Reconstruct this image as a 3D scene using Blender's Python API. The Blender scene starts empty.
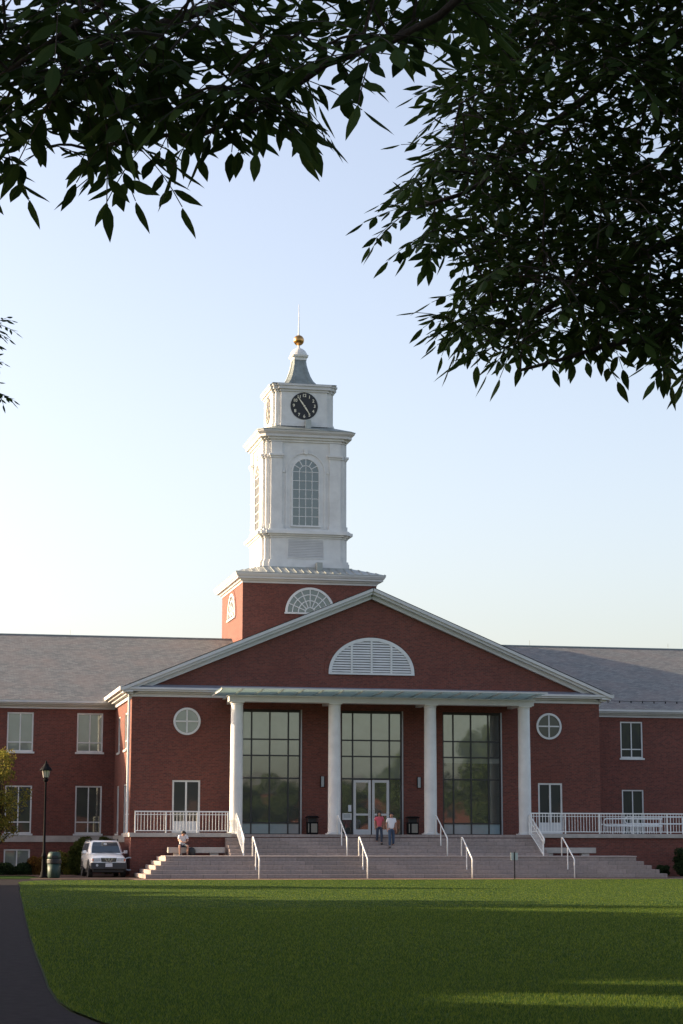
import bpy, bmesh, math, random
import numpy as np
from mathutils import Vector, Matrix
R_ = math.radians
scene = bpy.context.scene
COL = scene.collection

# ------------------------------------------------------------------ camera
YAW, PITCH, ROLL = R_(11.948), R_(9.381), R_(0.097)
CAM = Vector((-22.946, -100.969, 1.65))
cF = Vector((math.sin(YAW)*math.cos(PITCH), math.cos(YAW)*math.cos(PITCH), math.sin(PITCH)))
cR = Vector((math.cos(YAW), -math.sin(YAW), 0))
cU = cR.cross(cF)
cam_d = bpy.data.cameras.new('camera')
cam = bpy.data.objects.new('camera', cam_d); COL.objects.link(cam)
cam_d.sensor_fit = 'VERTICAL'; cam_d.sensor_height = 36; cam_d.lens = 2001.488/1024*36
cam_d.clip_start = 0.1; cam_d.clip_end = 4000
r_ = cR*math.cos(ROLL)+cU*math.sin(ROLL); u_ = cU*math.cos(ROLL)-cR*math.sin(ROLL)
M = Matrix.Identity(4)
for i in range(3):
    M[i][0] = r_[i]; M[i][1] = u_[i]; M[i][2] = -cF[i]; M[i][3] = CAM[i]
cam.matrix_world = M
scene.camera = cam

# ------------------------------------------------------------------ sky, sun, exposure
SUN_EL, SUN_BACK = R_(16), R_(24)          # sun low in the west, a little behind the facade
sdir = Vector((-math.cos(SUN_EL)*math.cos(SUN_BACK), math.cos(SUN_EL)*math.sin(SUN_BACK), math.sin(SUN_EL)))
world = bpy.data.worlds.new('World'); scene.world = world; world.use_nodes = True
wn = world.node_tree; wn.nodes.clear()
sky = wn.nodes.new('ShaderNodeTexSky'); sky.sky_type = 'NISHITA'; sky.sun_disc = False
sky.sun_elevation = SUN_EL; sky.sun_rotation = math.atan2(sdir.x, sdir.y)
sky.altitude = 50; sky.air_density = 1.0; sky.dust_density = 3.0; sky.ozone_density = 1.6
bg = wn.nodes.new('ShaderNodeBackground'); bg.inputs[1].default_value = 0.13
wo = wn.nodes.new('ShaderNodeOutputWorld')
hs = wn.nodes.new('ShaderNodeHueSaturation'); hs.inputs['Saturation'].default_value = .80
tn = wn.nodes.new('ShaderNodeMix'); tn.data_type = 'RGBA'; tn.blend_type = 'MULTIPLY'; tn.inputs[0].default_value = 1; tn.inputs[7].default_value = (1.06, .965, .945, 1)
wn.links.new(sky.outputs[0], hs.inputs['Color']); wn.links.new(hs.outputs[0], tn.inputs[6]); wn.links.new(tn.outputs[2], bg.inputs[0]); wn.links.new(bg.outputs[0], wo.inputs[0])
sun_d = bpy.data.lights.new('sun', 'SUN'); sun_d.energy = 5.0; sun_d.angle = R_(0.53); sun_d.color = (1, .77, .49)
sun = bpy.data.objects.new('sun', sun_d); COL.objects.link(sun)
sun.rotation_euler = (-sdir).to_track_quat('-Z', 'Y').to_euler()
scene.view_settings.view_transform = 'Standard'; scene.view_settings.look = 'None'
scene.view_settings.exposure = 1.42; scene.view_settings.gamma = 1
scene.view_settings.use_curve_mapping = False
scene.render.engine = 'CYCLES'
scene.cycles.max_bounces = 6; scene.cycles.transparent_max_bounces = 6

# ------------------------------------------------------------------ materials
MAT = {}
def newmat(name):
    m = bpy.data.materials.new(name); m.use_nodes = True; m.node_tree.nodes.clear(); MAT[name] = m
    n = m.node_tree
    out = n.nodes.new('ShaderNodeOutputMaterial'); b = n.nodes.new('ShaderNodeBsdfPrincipled')
    n.links.new(b.outputs[0], out.inputs[0]); return m, n, b, out
def node(n, t, **k):
    o = n.nodes.new(t)
    for a, v in k.items():
        if a in o.inputs: o.inputs[a].default_value = v
        else: setattr(o, a, v)
    return o
def ramp(n, fac, stops):
    r = n.nodes.new('ShaderNodeValToRGB'); e = r.color_ramp.elements
    while len(e) < len(stops): e.new(.5)
    for i, (p, c) in enumerate(stops): e[i].position = p; e[i].color = (*c, 1)
    n.links.new(fac, r.inputs[0]); return r.outputs[0]
def mixc(n, f, a, b, mode='MIX'):
    m = n.nodes.new('ShaderNodeMix'); m.data_type = 'RGBA'; m.blend_type = mode
    for s, v in ((0, f), (6, a), (7, b)):
        if hasattr(v, 'links') or isinstance(v, bpy.types.NodeSocket): n.links.new(v, m.inputs[s])
        else: m.inputs[s].default_value = v if s == 0 else (*v, 1)
    return m.outputs[2]
def noise(n, scale, detail=4, vec=None, rough=.6, dim=None):
    o = node(n, 'ShaderNodeTexNoise'); o.inputs['Scale'].default_value = scale
    o.inputs['Detail'].default_value = detail; o.inputs['Roughness'].default_value = rough
    if vec is not None: n.links.new(vec, o.inputs['Vector'])
    return o.outputs['Fac']
def objco(n): return n.nodes.new('ShaderNodeTexCoord').outputs['Object']
def plain(name, col, rough=.6, metal=0, var=.12, scale=3, bump=0, spec=.5):
    m, n, b, _ = newmat(name); c = objco(n)
    f = noise(n, scale, 5, c)
    d = tuple(x*(1-var) for x in col); l = tuple(min(1, x*(1+var)) for x in col)
    n.links.new(ramp(n, f, [(.3, d), (.7, l)]), b.inputs['Base Color'])
    b.inputs['Roughness'].default_value = rough; b.inputs['Metallic'].default_value = metal
    b.inputs['Specular IOR Level'].default_value = spec
    if bump:
        bp = node(n, 'ShaderNodeBump'); bp.inputs['Distance'].default_value = bump; bp.inputs['Strength'].default_value = .6
        n.links.new(noise(n, scale*8, 3, c), bp.inputs['Height']); n.links.new(bp.outputs[0], b.inputs['Normal'])
    return m
def bricklike(name, c1, c2, mortar, bw, rh, ms, flat=False, rough=.85, patch=None, pscale=.35, offset=.5):
    m, n, b, _ = newmat(name); c = objco(n)
    s = n.nodes.new('ShaderNodeSeparateXYZ'); n.links.new(c, s.inputs[0])
    cb = n.nodes.new('ShaderNodeCombineXYZ')
    if flat:
        n.links.new(s.outputs[0], cb.inputs[0]); n.links.new(s.outputs[1], cb.inputs[1])
    else:
        a = node(n, 'ShaderNodeMath', operation='ADD'); n.links.new(s.outputs[0], a.inputs[0]); n.links.new(s.outputs[1], a.inputs[1])
        n.links.new(a.outputs[0], cb.inputs[0]); n.links.new(s.outputs[2], cb.inputs[1])
    t = node(n, 'ShaderNodeTexBrick'); t.offset = offset
    for k, v in (('Scale', 1), ('Mortar Size', ms), ('Brick Width', bw), ('Row Height', rh), ('Mortar Smooth', .2), ('Bias', 0.0)): t.inputs[k].default_value = v
    t.inputs['Color1'].default_value = (*c1, 1); t.inputs['Color2'].default_value = (*c2, 1); t.inputs['Mortar'].default_value = (*mortar, 1)
    n.links.new(cb.outputs[0], t.inputs[0])
    col = t.outputs['Color']
    f = noise(n, pscale, 6, c, .65)
    pc = patch or tuple((x+y)*.5*.72 for x, y in zip(c1, c2))
    fr = n.nodes.new('ShaderNodeMapRange'); fr.inputs[1].default_value = .42; fr.inputs[2].default_value = .75; fr.inputs[4].default_value = .55
    n.links.new(f, fr.inputs[0])
    col = mixc(n, fr.outputs[0], col, pc)
    f2 = noise(n, 9, 3, c); r2 = ramp(n, f2, [(.3, (.8, .8, .8)), (.7, (1.12, 1.12, 1.12))])
    col = mixc(n, 1.0, col, r2, 'MULTIPLY')
    n.links.new(col, b.inputs['Base Color']); b.inputs['Roughness'].default_value = rough
    bp = node(n, 'ShaderNodeBump'); bp.inputs['Distance'].default_value = .006; bp.inputs['Strength'].default_value = .7; bp.invert = True
    n.links.new(t.outputs['Fac'], bp.inputs['Height']); n.links.new(bp.outputs[0], b.inputs['Normal'])
    return m
bricklike('brick', (.205, .053, .036), (.115, .033, .025), (.15, .085, .068), .21, .075, .010)
bricklike('paver', (.20, .10, .08), (.15, .08, .07), (.10, .08, .07), .2, .1, .008, flat=True)
bricklike('slate', (.185, .195, .19), (.10, .108, .11), (.095, .095, .10), .30, .17, .012, flat=True, rough=.75, patch=(.21, .165, .15), pscale=.5)
bricklike('granite', (.37, .295, .265), (.29, .235, .21), (.15, .125, .115), 1.5, 60, .010, patch=(.25, .22, .215), pscale=1.1)
plain('stone', (.42, .385, .35), .8, var=.15, scale=2.5, bump=.004)
plain('granite_sunlit', (.46, .38, .34), .8, var=.12, scale=2, bump=.003)
plain('white', (.65, .65, .64), .55, var=.09, scale=1.6)
plain('trim', (.56, .56, .56), .55, var=.08, scale=.8)
plain('metal_roof', (.34, .36, .34), .45, metal=.3, var=.15, scale=1.5)
plain('copper_grey', (.22, .25, .24), .5, metal=.4, var=.25, scale=2)
plain('flash', (.26, .28, .34), .5, metal=.3, var=.1)
plain('gold', (.45, .25, .09), .28, metal=1, var=.1)
plain('dark_metal', (.009, .009, .010), .7, var=.2, spec=.06)
plain('black', (.012, .012, .014), .5, var=.2)
plain('clock_black', (.010, .010, .013), .5, var=.1)
plain('cream', (.75, .70, .55), .5, var=.04)
plain('mullion', (.022, .022, .024), .5, var=.1)
plain('rail_white', (.82, .82, .80), .35, var=.03)
plain('bin_green', (.012, .038, .028), .55, var=.15)
plain('panel_beige', (.26, .24, .20), .6, var=.1)
plain('car_paint', (.88, .88, .88), .2, var=.015, scale=1)
MAT['car_paint'].node_tree.nodes['Principled BSDF'].inputs['Coat Weight'].default_value = .6
plain('car_plastic', (.035, .036, .04), .6, var=.1)
plain('car_chrome', (.55, .56, .58), .2, metal=.9, var=.05)
plain('car_light', (.50, .53, .55), .12, var=.2, scale=20)
plain('car_orange', (.60, .14, .02), .3, var=.1)
plain('tyre', (.02, .02, .02), .85, var=.2)
plain('plate_white', (.62, .64, .68), .5, var=.06, scale=12)
plain('skin', (.38, .20, .14), .55, var=.06)
plain('hair', (.012, .009, .008), .6, var=.2)
plain('pink', (.55, .095, .13), .8, var=.1, scale=6)
plain('shirt_white', (.72, .72, .76), .8, var=.05, scale=6)
plain('denim', (.045, .075, .13), .85, var=.3, scale=5)
plain('denim_dark', (.03, .045, .075), .85, var=.3, scale=5)
plain('shoe', (.03, .028, .028), .6, var=.2)
plain('bark', (.034, .027, .022), .95, var=.45, scale=6, bump=.02)
plain('asphalt', (.024, .021, .023), 1.0, var=.28, scale=6, bump=.004, spec=.05)
plain('asphalt_pale', (.085, .062, .052), 1.0, var=.2, scale=1.2, bump=.003, spec=.05)
plain('mulch', (.10, .05, .032), .95, var=.4, scale=14, bump=.02)
plain('soil', (.05, .075, .02), .95, var=.3, scale=2)
plain('sign_grey', (.42, .50, .48), .5, var=.05)
plain('sconce', (.34, .36, .38), .35, metal=.3, var=.05)
plain('blind', (.26, .29, .27), .8, var=.06)
def glass(name, refl, base, rough=.02):
    m, n, b, out = newmat(name); c = objco(n)
    f = noise(n, .7, 3, c)
    d = tuple(x*.7 for x in base)
    n.links.new(ramp(n, f, [(.3, d), (.7, base)]), b.inputs['Base Color'])
    b.inputs['Roughness'].default_value = .4
    g = n.nodes.new('ShaderNodeBsdfGlossy'); g.inputs['Roughness'].default_value = rough; g.inputs['Color'].default_value = (.90, 1, .97, 1)
    mx = n.nodes.new('ShaderNodeMixShader'); mx.inputs[0].default_value = refl
    n.links.new(b.outputs[0], mx.inputs[1]); n.links.new(g.outputs[0], mx.inputs[2]); n.links.new(mx.outputs[0], out.inputs[0])
    # old panes are never perfectly flat
    bp = node(n, 'ShaderNodeBump'); bp.inputs['Distance'].default_value = .004; bp.inputs['Strength'].default_value = .5
    n.links.new(noise(n, .9, 1, c), bp.inputs['Height']); n.links.new(bp.outputs[0], g.inputs['Normal'])
glass('glass_big', .19, (.020, .024, .022))
glass('glass_sky_refl', .18, (.155, .17, .155))  # pale base colour stands in for sky reflected in the upper panes
glass('glass_win', .075, (.02, .023, .022))
glass('glass_dark_refl', .03, (.012, .015, .013))  # darker copy of the window glass, standing in for reflected dark trees
glass('glass_win_sky_refl', .10, (.20, .225, .205))  # grey base colour imitates the sky mirrored in the left windows
glass('glass_pale', .10, (.035, .036, .036))
glass('spandrel', .15, (.24, .34, .38), .08)
glass('glass_canopy', .10, (.30, .38, .36), .05)
n = MAT['glass_canopy'].node_tree; o_ = [q for q in n.nodes if q.type == 'OUTPUT_MATERIAL'][0]; src = o_.inputs[0].links[0].from_socket
tr = n.nodes.new('ShaderNodeBsdfTransparent'); tr.inputs[0].default_value = (.78, .88, .85, 1); tl = n.nodes.new('ShaderNodeBsdfTranslucent'); tl.inputs[0].default_value = (.6, .7, .67, 1)
m1 = n.nodes.new('ShaderNodeMixShader'); m1.inputs[0].default_value = .5; n.links.new(tr.outputs[0], m1.inputs[1]); n.links.new(tl.outputs[0], m1.inputs[2])
m2 = n.nodes.new('ShaderNodeMixShader'); m2.inputs[0].default_value = .6; n.links.new(src, m2.inputs[1]); n.links.new(m1.outputs[0], m2.inputs[2]); n.links.new(m2.outputs[0], o_.inputs[0])
glass('glass_car', .12, (.010, .018, .035))
glass('glass_lamp', .35, (.5, .45, .42), .1)
def leafmat(name, a, b_, trans=.35, mid=None):
    m, n, b, out = newmat(name)
    oi = n.nodes.new('ShaderNodeNewGeometry')
    st = [(0, a), (1, b_)] if mid is None else [(0, a), (.5, mid), (1, b_)]
    col = ramp(n, oi.outputs['Random Per Island'], st)
    n.links.new(col, b.inputs['Base Color']); b.inputs['Roughness'].default_value = .65
    b.inputs['Specular IOR Level'].default_value = .12
    t = n.nodes.new('ShaderNodeBsdfTranslucent'); n.links.new(col, t.inputs[0])
    mx = n.nodes.new('ShaderNodeMixShader'); mx.inputs[0].default_value = trans
    n.links.new(b.outputs[0], mx.inputs[1]); n.links.new(t.outputs[0], mx.inputs[2]); n.links.new(mx.outputs[0], out.inputs[0])
leafmat('leaf_ash', (.018, .038, .010), (.050, .085, .020), .38)
leafmat('leaf_far', (.03, .05, .014), (.09, .12, .03), .35)
leafmat('leaf_yellow', (.10, .11, .02), (.34, .26, .05), .4, mid=(.17, .17, .035))
leafmat('leaf_shrub', (.035, .055, .012), (.12, .13, .03), .35)
leafmat('leaf_dark', (.012, .026, .010), (.035, .055, .018), .2)
leafmat('leaf_rust', (.10, .035, .012), (.25, .14, .03), .3)
leafmat('blade', (.016, .044, .011), (.160, .195, .024), .48, mid=(.056, .104, .016))
# lawn
m, n, b, _ = newmat('lawn'); c = objco(n)
base = ramp(n, noise(n, 1.5, 8, c, .7), [(.3, (.016, .040, .007)), (.52, (.032, .066, .010)), (.75, (.066, .098, .014))])
big = ramp(n, noise(n, .08, 4, c), [(.35, (.82, .9, .8)), (.65, (1.15, 1.08, 1.05))])
n.links.new(mixc(n, 1.0, base, big, 'MULTIPLY'), b.inputs['Base Color']); b.inputs['Roughness'].default_value = 1
b.inputs['Specular IOR Level'].default_value = .1
bp = node(n, 'ShaderNodeBump'); bp.inputs['Distance'].default_value = .05; bp.inputs['Strength'].default_value = 1
n.links.new(noise(n, 25, 4, c), bp.inputs['Height']); n.links.new(bp.outputs[0], b.inputs['Normal'])

# ------------------------------------------------------------------ mesh helpers
FRONT = (Vector((0, 0, 0)), Vector((1, 0, 0)), Vector((0, -1, 0)))      # origin, u, outward normal
def frm(o, u, n_): return (Vector(o), Vector(u), Vector(n_))
class MB:
    def __init__(s): s.v = []; s.f = []
    def box(s, x0, x1, y0, y1, z0, z1):
        return s.boxf((Vector((0, 0, 0)), Vector((1, 0, 0)), Vector((0, 1, 0))), x0, x1, y0, y1, z0, z1)
    def boxf(s, F, u0, u1, v0, v1, z0, z1):
        o, u, w = F; k = len(s.v)
        for z in (z0, z1):
            for a, b_ in ((u0, v0), (u1, v0), (u1, v1), (u0, v1)): s.v.append(o+u*a+w*b_+Vector((0, 0, z)))
        s.f += [tuple(k+i for i in q) for q in ((0, 1, 2, 3), (4, 5, 6, 7), (0, 1, 5, 4), (1, 2, 6, 5), (2, 3, 7, 6), (3, 0, 4, 7))]
        return s
    def prism(s, F, pts, v0, v1):
        """pts are (u,z); extruded along the normal from v0 to v1"""
        o, u, w = F; k = len(s.v); n_ = len(pts)
        for v in (v0, v1):
            for a, z in pts: s.v.append(o+u*a+w*v+Vector((0, 0, z)))
        s.f.append(tuple(range(k, k+n_))); s.f.append(tuple(range(k+n_, k+2*n_)))
        for i in range(n_):
            j = (i+1) % n_; s.f.append((k+i, k+j, k+n_+j, k+n_+i))
        return s
    def ring(s, F, cu, cz, ri, ro, a0, a1, v0, v1, sz=1.0, n_=24, rib=None):
        o, u, w = F
        full = abs(a1-a0-2*math.pi) < 1e-3
        k = len(s.v); m_ = n_ if full else n_+1
        for i in range(m_):
            a = a0+(a1-a0)*i/n_; c_, s_ = math.cos(a), math.sin(a)
            for r, v in ((ri, v0), (ro, v0), (ro, v1), (ri, v1)):
                rz = r*sz if sz == 1 else (r-ro)+ro*sz
                s.v.append(o+u*(cu+r*c_)+w*v+Vector((0, 0, cz+max(rz, 0)*s_)))
        for i in range(n_):
            a = k+4*i; b_ = k+4*((i+1) % m_)
            for q in range(4): r2 = (q+1) % 4; s.f.append((a+q, a+r2, b_+r2, b_+q))
        if not full:
            s.f.append((k, k+1, k+2, k+3)); e = k+4*n_; s.f.append((e, e+1, e+2, e+3))
        return s
    def disc(s, F, cu, cz, r, a0, a1, v0, v1, sz=1.0, n_=24):
        full = abs(a1-a0-2*math.pi) < 1e-3
        p = [(cu+r*math.cos(a0+(a1-a0)*i/n_), cz+r*sz*math.sin(a0+(a1-a0)*i/n_)) for i in range(n_ if full else n_+1)]
        return s.prism(F, p, v0, v1)
    def bar(s, p, q, r, n_=6, r2=None):
        return s.tube([p, q], [r, r if r2 is None else r2], n_)
    def tube(s, pts, rad, n_=6, caps=True):
        pts = [Vector(p) for p in pts]
        if not hasattr(rad, '__len__'): rad = [rad]*len(pts)
        k = len(s.v); prev = None
        for i, p in enumerate(pts):
            t = (pts[min(i+1, len(pts)-1)]-pts[max(i-1, 0)])
            if t.length < 1e-9: t = Vector((0, 0, 1))
            t.normalize()
            if prev is None:
                a = Vector((0, 0, 1)) if abs(t.z) < .9 else Vector((1, 0, 0)); e = t.cross(a).normalized()
            else:
                e = (prev-t*prev.dot(t)).normalized()
            prev = e; g = t.cross(e)
            for j in range(n_):
                an = 2*math.pi*j/n_; s.v.append(p+(e*math.cos(an)+g*math.sin(an))*rad[i])
        for i in range(len(pts)-1):
            for j in range(n_):
                a = k+i*n_+j; b_ = k+i*n_+(j+1) % n_; s.f.append((a, b_, b_+n_, a+n_))
        if caps:
            s.f.append(tuple(range(k, k+n_))); e = k+(len(pts)-1)*n_; s.f.append(tuple(range(e, e+n_)))
        return s
    def lathe(s, c, prof, n_=20, sx=1, sy=1):
        k = len(s.v); c = Vector(c)
        for r, z in prof:
            for j in range(n_):
                a = 2*math.pi*j/n_; s.v.append(c+Vector((r*math.cos(a)*sx, r*math.sin(a)*sy, z)))
        for i in range(len(prof)-1):
            for j in range(n_):
                a = k+i*n_+j; b_ = k+i*n_+(j+1) % n_; s.f.append((a, b_, b_+n_, a+n_))
        s.f.append(tuple(range(k, k+n_))); e = k+(len(prof)-1)*n_; s.f.append(tuple(range(e, e+n_)))
        return s
    def sq(s, c, prof, ch=0):
        """stack of (half width, z) rings, square plan with optional chamfer"""
        k = len(s.v); c = Vector(c); n_ = 4 if not ch else 8
        for h, z in prof:
            if not ch: P = [(-h, -h), (h, -h), (h, h), (-h, h)]
            else:
                q = h*(1-ch); P = [(-q, -h), (q, -h), (h, -q), (h, q), (q, h), (-q, h), (-h, q), (-h, -q)]
            for a, b_ in P: s.v.append(c+Vector((a, b_, z)))
        for i in range(len(prof)-1):
            for j in range(n_):
                a = k+i*n_+j; b_ = k+i*n_+(j+1) % n_; s.f.append((a, b_, b_+n_, a+n_))
        s.f.append(tuple(range(k, k+n_))); e = k+(len(prof)-1)*n_; s.f.append(tuple(range(e, e+n_)))
        return s
    def poly(s, pts):
        k = len(s.v); s.v += [Vector(p) for p in pts]; s.f.append(tuple(range(k, k+len(pts)))); return s
    def build(s, name, mat, parent=None, smooth=False, bevel=0):
        me = bpy.data.meshes.new(name); me.from_pydata([tuple(v) for v in s.v], [], s.f)
        bm = bmesh.new(); bm.from_mesh(me); bmesh.ops.recalc_face_normals(bm, faces=bm.faces)
        bm.to_mesh(me); bm.free()
        me.materials.append(MAT[mat])
        if smooth:
            me.polygons.foreach_set('use_smooth', [True]*len(me.polygons))
        o = bpy.data.objects.new(name, me); COL.objects.link(o)
        if parent is not None: o.parent = parent
        if bevel:
            md = o.modifiers.new('bevel', 'BEVEL'); md.width = bevel; md.segments = 2; md.limit_method = 'ANGLE'
        return o
def smooth_by_angle(o, ang=40):
    me = o.data; bm = bmesh.new(); bm.from_mesh(me)
    for e in bm.edges:
        e.smooth = e.calc_face_angle(0) < R_(ang)
    for f in bm.faces: f.smooth = True
    bm.to_mesh(me); bm.free()
def tag(o, label=None, cat=None, group=None, kind=None):
    if label: o['label'] = label
    if cat: o['category'] = cat
    if group: o['group'] = group
    if kind: o['kind'] = kind
    return o
def empty(name, loc, label, cat, group=None, rz=0):
    o = bpy.data.objects.new(name, None); COL.objects.link(o); o.location = loc; o.rotation_euler = (0, 0, rz)
    return tag(o, label, cat, group)
def copy_tree(o, parent=None):
    c = o.copy(); COL.objects.link(c)
    if parent is not None: c.parent = parent
    for ch in list(o.children): copy_tree(ch, c)
    return c
def S(o): return tag(o, kind='structure')

# ------------------------------------------------------------------ ground
def sheet(name, pts, z, mat):
    return S(MB().poly([(x, y, z) for x, y in pts]).build(name, mat))
sheet('ground', [(-1500, -1500), (1500, -1500), (1500, 1500), (-1500, 1500)], -.02, 'soil')
lawn_edge = [(-11, -91), (-16, -88), (-18.9, -85.6), (-20.4, -83.6), (-21.15, -82.0), (-21.34, -80.5), (-21.38, -79.4), (-21.34, -77.2), (-21.22, -74.3), (-21.04, -69.5), (-20.8, -63.8), (-20.34, -53.7), (-19.77, -41.5), (-19.3, -31.0), (-19.0, -26), (-18.75, -20), (-18.6, -16.5), (-18.2, -13.8), (-17.4, -12.0), (-16.4, -11.6), (-14.5, -11.4)]
sheet('lawn', lawn_edge+[(70, -11.4), (70, -91)], .012, 'lawn')
sheet('asphalt_path', [(-27.5, -120), (-11, -120)]+[(x-.02, y) for x, y in lawn_edge]+[(-12.0, -11.42), (-12.0, -8.1), (-40, -6.2), (-40, -13.5), (-27.5, -16)], -.004, 'asphalt')
sheet('driveway', [(-17.6, -8.6), (-12.5, -8.6), (-12.5, 8), (-14.6, 8), (-15.1, .5), (-17.6, -2.2)], 0.0, 'asphalt_pale')
sheet('brick_path', [(-13.2, -11.38), (70, -11.38), (70, -7.6), (-13.2, -7.6)], 0.004, 'paver')
sheet('side_grass', [(-40, -6.4), (-17.7, -6.9), (-17.0, -4.2), (-17.4, .8), (-40, .8)], .008, 'lawn')
sheet('planting_bed', [(-40, .8), (-17.4, .8), (-16.7, -3.0), (-15.0, -1.0), (-14.6, 8.28), (-40, 8.28)], .016, 'mulch')
sheet('planting_bed', [(12.95, -7.5), (60, -7.5), (60, -3.0), (12.6, -3.0)], .012, 'mulch')

# grass blades over the lawn, small real blades, denser near the camera
rng = np.random.default_rng(4)
def blades(name, N, ymin, ymax, xf, h, w, z0=.01, power=1.0):
    y = ymax-(ymax-ymin)*rng.random(N)**power
    x0, x1 = xf(y); x = x0+(x1-x0)*rng.random(N)
    a = rng.random(N)*2*np.pi; hh = h*(.5+.8*rng.random(N)); ln = .6*hh
    b = rng.random(N)*2*np.pi
    v = np.zeros((N, 3, 3)); dx, dy = np.cos(a)*w/2, np.sin(a)*w/2
    v[:, 0] = np.stack([x-dx, y-dy, np.full(N, z0)], 1); v[:, 1] = np.stack([x+dx, y+dy, np.full(N, z0)], 1)
    v[:, 2] = np.stack([x+np.cos(b)*ln, y+np.sin(b)*ln, z0+hh], 1)
    return v.reshape(-1, 3)
def trimesh(name, V, mat):
    me = bpy.data.meshes.new(name); n_ = len(V); me.vertices.add(n_); me.vertices.foreach_set('co', V.astype(np.float32).ravel())
    me.loops.add(n_); me.loops.foreach_set('vertex_index', np.arange(n_, dtype=np.int32))
    me.polygons.add(n_//3); me.polygons.foreach_set('loop_start', np.arange(0, n_, 3, dtype=np.int32))
    me.update(calc_edges=True); me.materials.append(MAT[mat])
    o = bpy.data.objects.new(name, me); COL.objects.link(o); return o
ey = np.array([p[1] for p in lawn_edge]); ex = np.array([p[0] for p in lawn_edge])
def xr(y):
    left = np.interp(y, ey, ex); d = y+101
    return left, -22.9+d*.405+1.0
g1 = blades('g', 230000, -89, -74, xr, .032, .008)
g2 = blades('g', 200000, -74, -50, xr, .035, .013)
g3 = blades('g', 110000, -50, -11.6, xr, .026, .024)
tag(trimesh('grass', np.concatenate([g1, g2, g3]), 'blade'), kind='stuff')

# ------------------------------------------------------------------ college hall
hall = empty('college_hall', (0, 0, 0), 'long red brick hall with white columned portico, slate roofs and white clock tower', 'building')
W = 12.35; ZT = 2.05; YW = 8.3; YC = 20.58
def wall(F, u0, u1, z0, z1, holes, name='wall', mat='brick', depth=.14, parent=hall, thick=0):
    us = sorted({u0, u1, *[h[0] for h in holes], *[h[1] for h in holes]}); zs = sorted({z0, z1, *[h[2] for h in holes], *[h[3] for h in holes]})
    mb = MB(); o, u, w = F
    P = lambda a, v, z: o+u*a+w*v+Vector((0, 0, z))
    idx = {}
    def vid(a, z):
        k = (a, z)
        if k not in idx: idx[k] = len(mb.v); mb.v.append(P(a, 0, z))
        return idx[k]
    for i in range(len(us)-1):
        for j in range(len(zs)-1):
            cu, cz = (us[i]+us[i+1])/2, (zs[j]+zs[j+1])/2
            if any(h[0] < cu < h[1] and h[2] < cz < h[3] for h in holes): continue
            mb.f.append((vid(us[i], zs[j]), vid(us[i+1], zs[j]), vid(us[i+1], zs[j+1]), vid(us[i], zs[j+1])))
    for a0, a1, b0, b1 in holes:
        c_ = [(a0, b0), (a1, b0), (a1, b1), (a0, b1)]
        for i in range(4):
            (p, q), (r, t) = c_[i], c_[(i+1) % 4]
            mb.poly([P(p, 0, q), P(r, 0, t), P(r, -depth, t), P(p, -depth, q)])
    return mb.build(name, mat, parent)

def window(F, cu, z0, z1, w, low=.24, mat='glass_win', sill=True, name='window', rec=.08, parent=hall, fr=.075):
    """white framed window: two tall lights with short lights below"""
    a, b_ = cu-w/2, cu+w/2
    m_ = MB()
    m_.boxf(F, a, a+fr, -rec-.05, -rec+.05, z0, z1).boxf(F, b_-fr, b_, -rec-.05, -rec+.05, z0, z1)
    m_.boxf(F, a+fr, b_-fr, -rec-.05, -rec+.05, z1-fr, z1).boxf(F, a+fr, b_-fr, -rec-.05, -rec+.05, z0, z0+fr)
    m_.boxf(F, cu-.03, cu+.03, -rec-.04, -rec+.03, z0+fr, z1-fr)
    if low:
        zl = z0+(z1-z0)*low
        m_.boxf(F, a+fr, cu-.03, -rec-.04, -rec+.028, zl-.03, zl+.03).boxf(F, cu+.03, b_-fr, -rec-.04, -rec+.028, zl-.03, zl+.03)
    o = m_.build(name, 'white', parent)
    MB().boxf(F, a+fr*.6, b_-fr*.6, -rec-.03, -rec-.015, z0+fr*.6, z1-fr*.6).build('pane', mat, o)
    if sill: MB().boxf(F, a-.08, b_+.08, -rec+.052, .07, z0-.10, z0-.003).build('sill', 'white', o)
    return o
def wallwin(F, u0, u1, z0, z1, wins, **k):
    holes = [(c_-w/2, c_+w/2, a, b_) for c_, a, b_, w, *_ in wins]
    wall(F, u0, u1, z0, z1, holes, **k)

# central block
gl = [(-6.72, -3.70), (-1.58, 1.62), (3.80, 6.92)]
doors = [(-10.24, -8.83), (8.93, 10.25)]
wall(FRONT, -W, W, 0, 8.95, [(a, b_, ZT, 8.36) for a, b_ in gl]+[(a, b_, ZT+.03, 4.74) for a, b_ in doors])
FL = frm((-W, 0, 0), (0, -1, 0), (-1, 0, 0)); FR = frm((W, 0, 0), (0, 1, 0), (1, 0, 0))
sidew = [(-2.7, 6.35, 8.25, 1.1), (-6.2, 6.35, 8.25, 1.1), (-2.7, ZT+.05, 4.6, 1.1), (-6.2, ZT+.05, 4.6, 1.1)]
wall(FL, -YW, 0, 0, 8.8, [(c_-w/2, c_+w/2, a, b_) for c_, a, b_, w in sidew])
for c_, a, b_, w in sidew: window(FL, c_, a, b_, w)
wall(FR, 0, YW, 0, 8.8, [])
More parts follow.
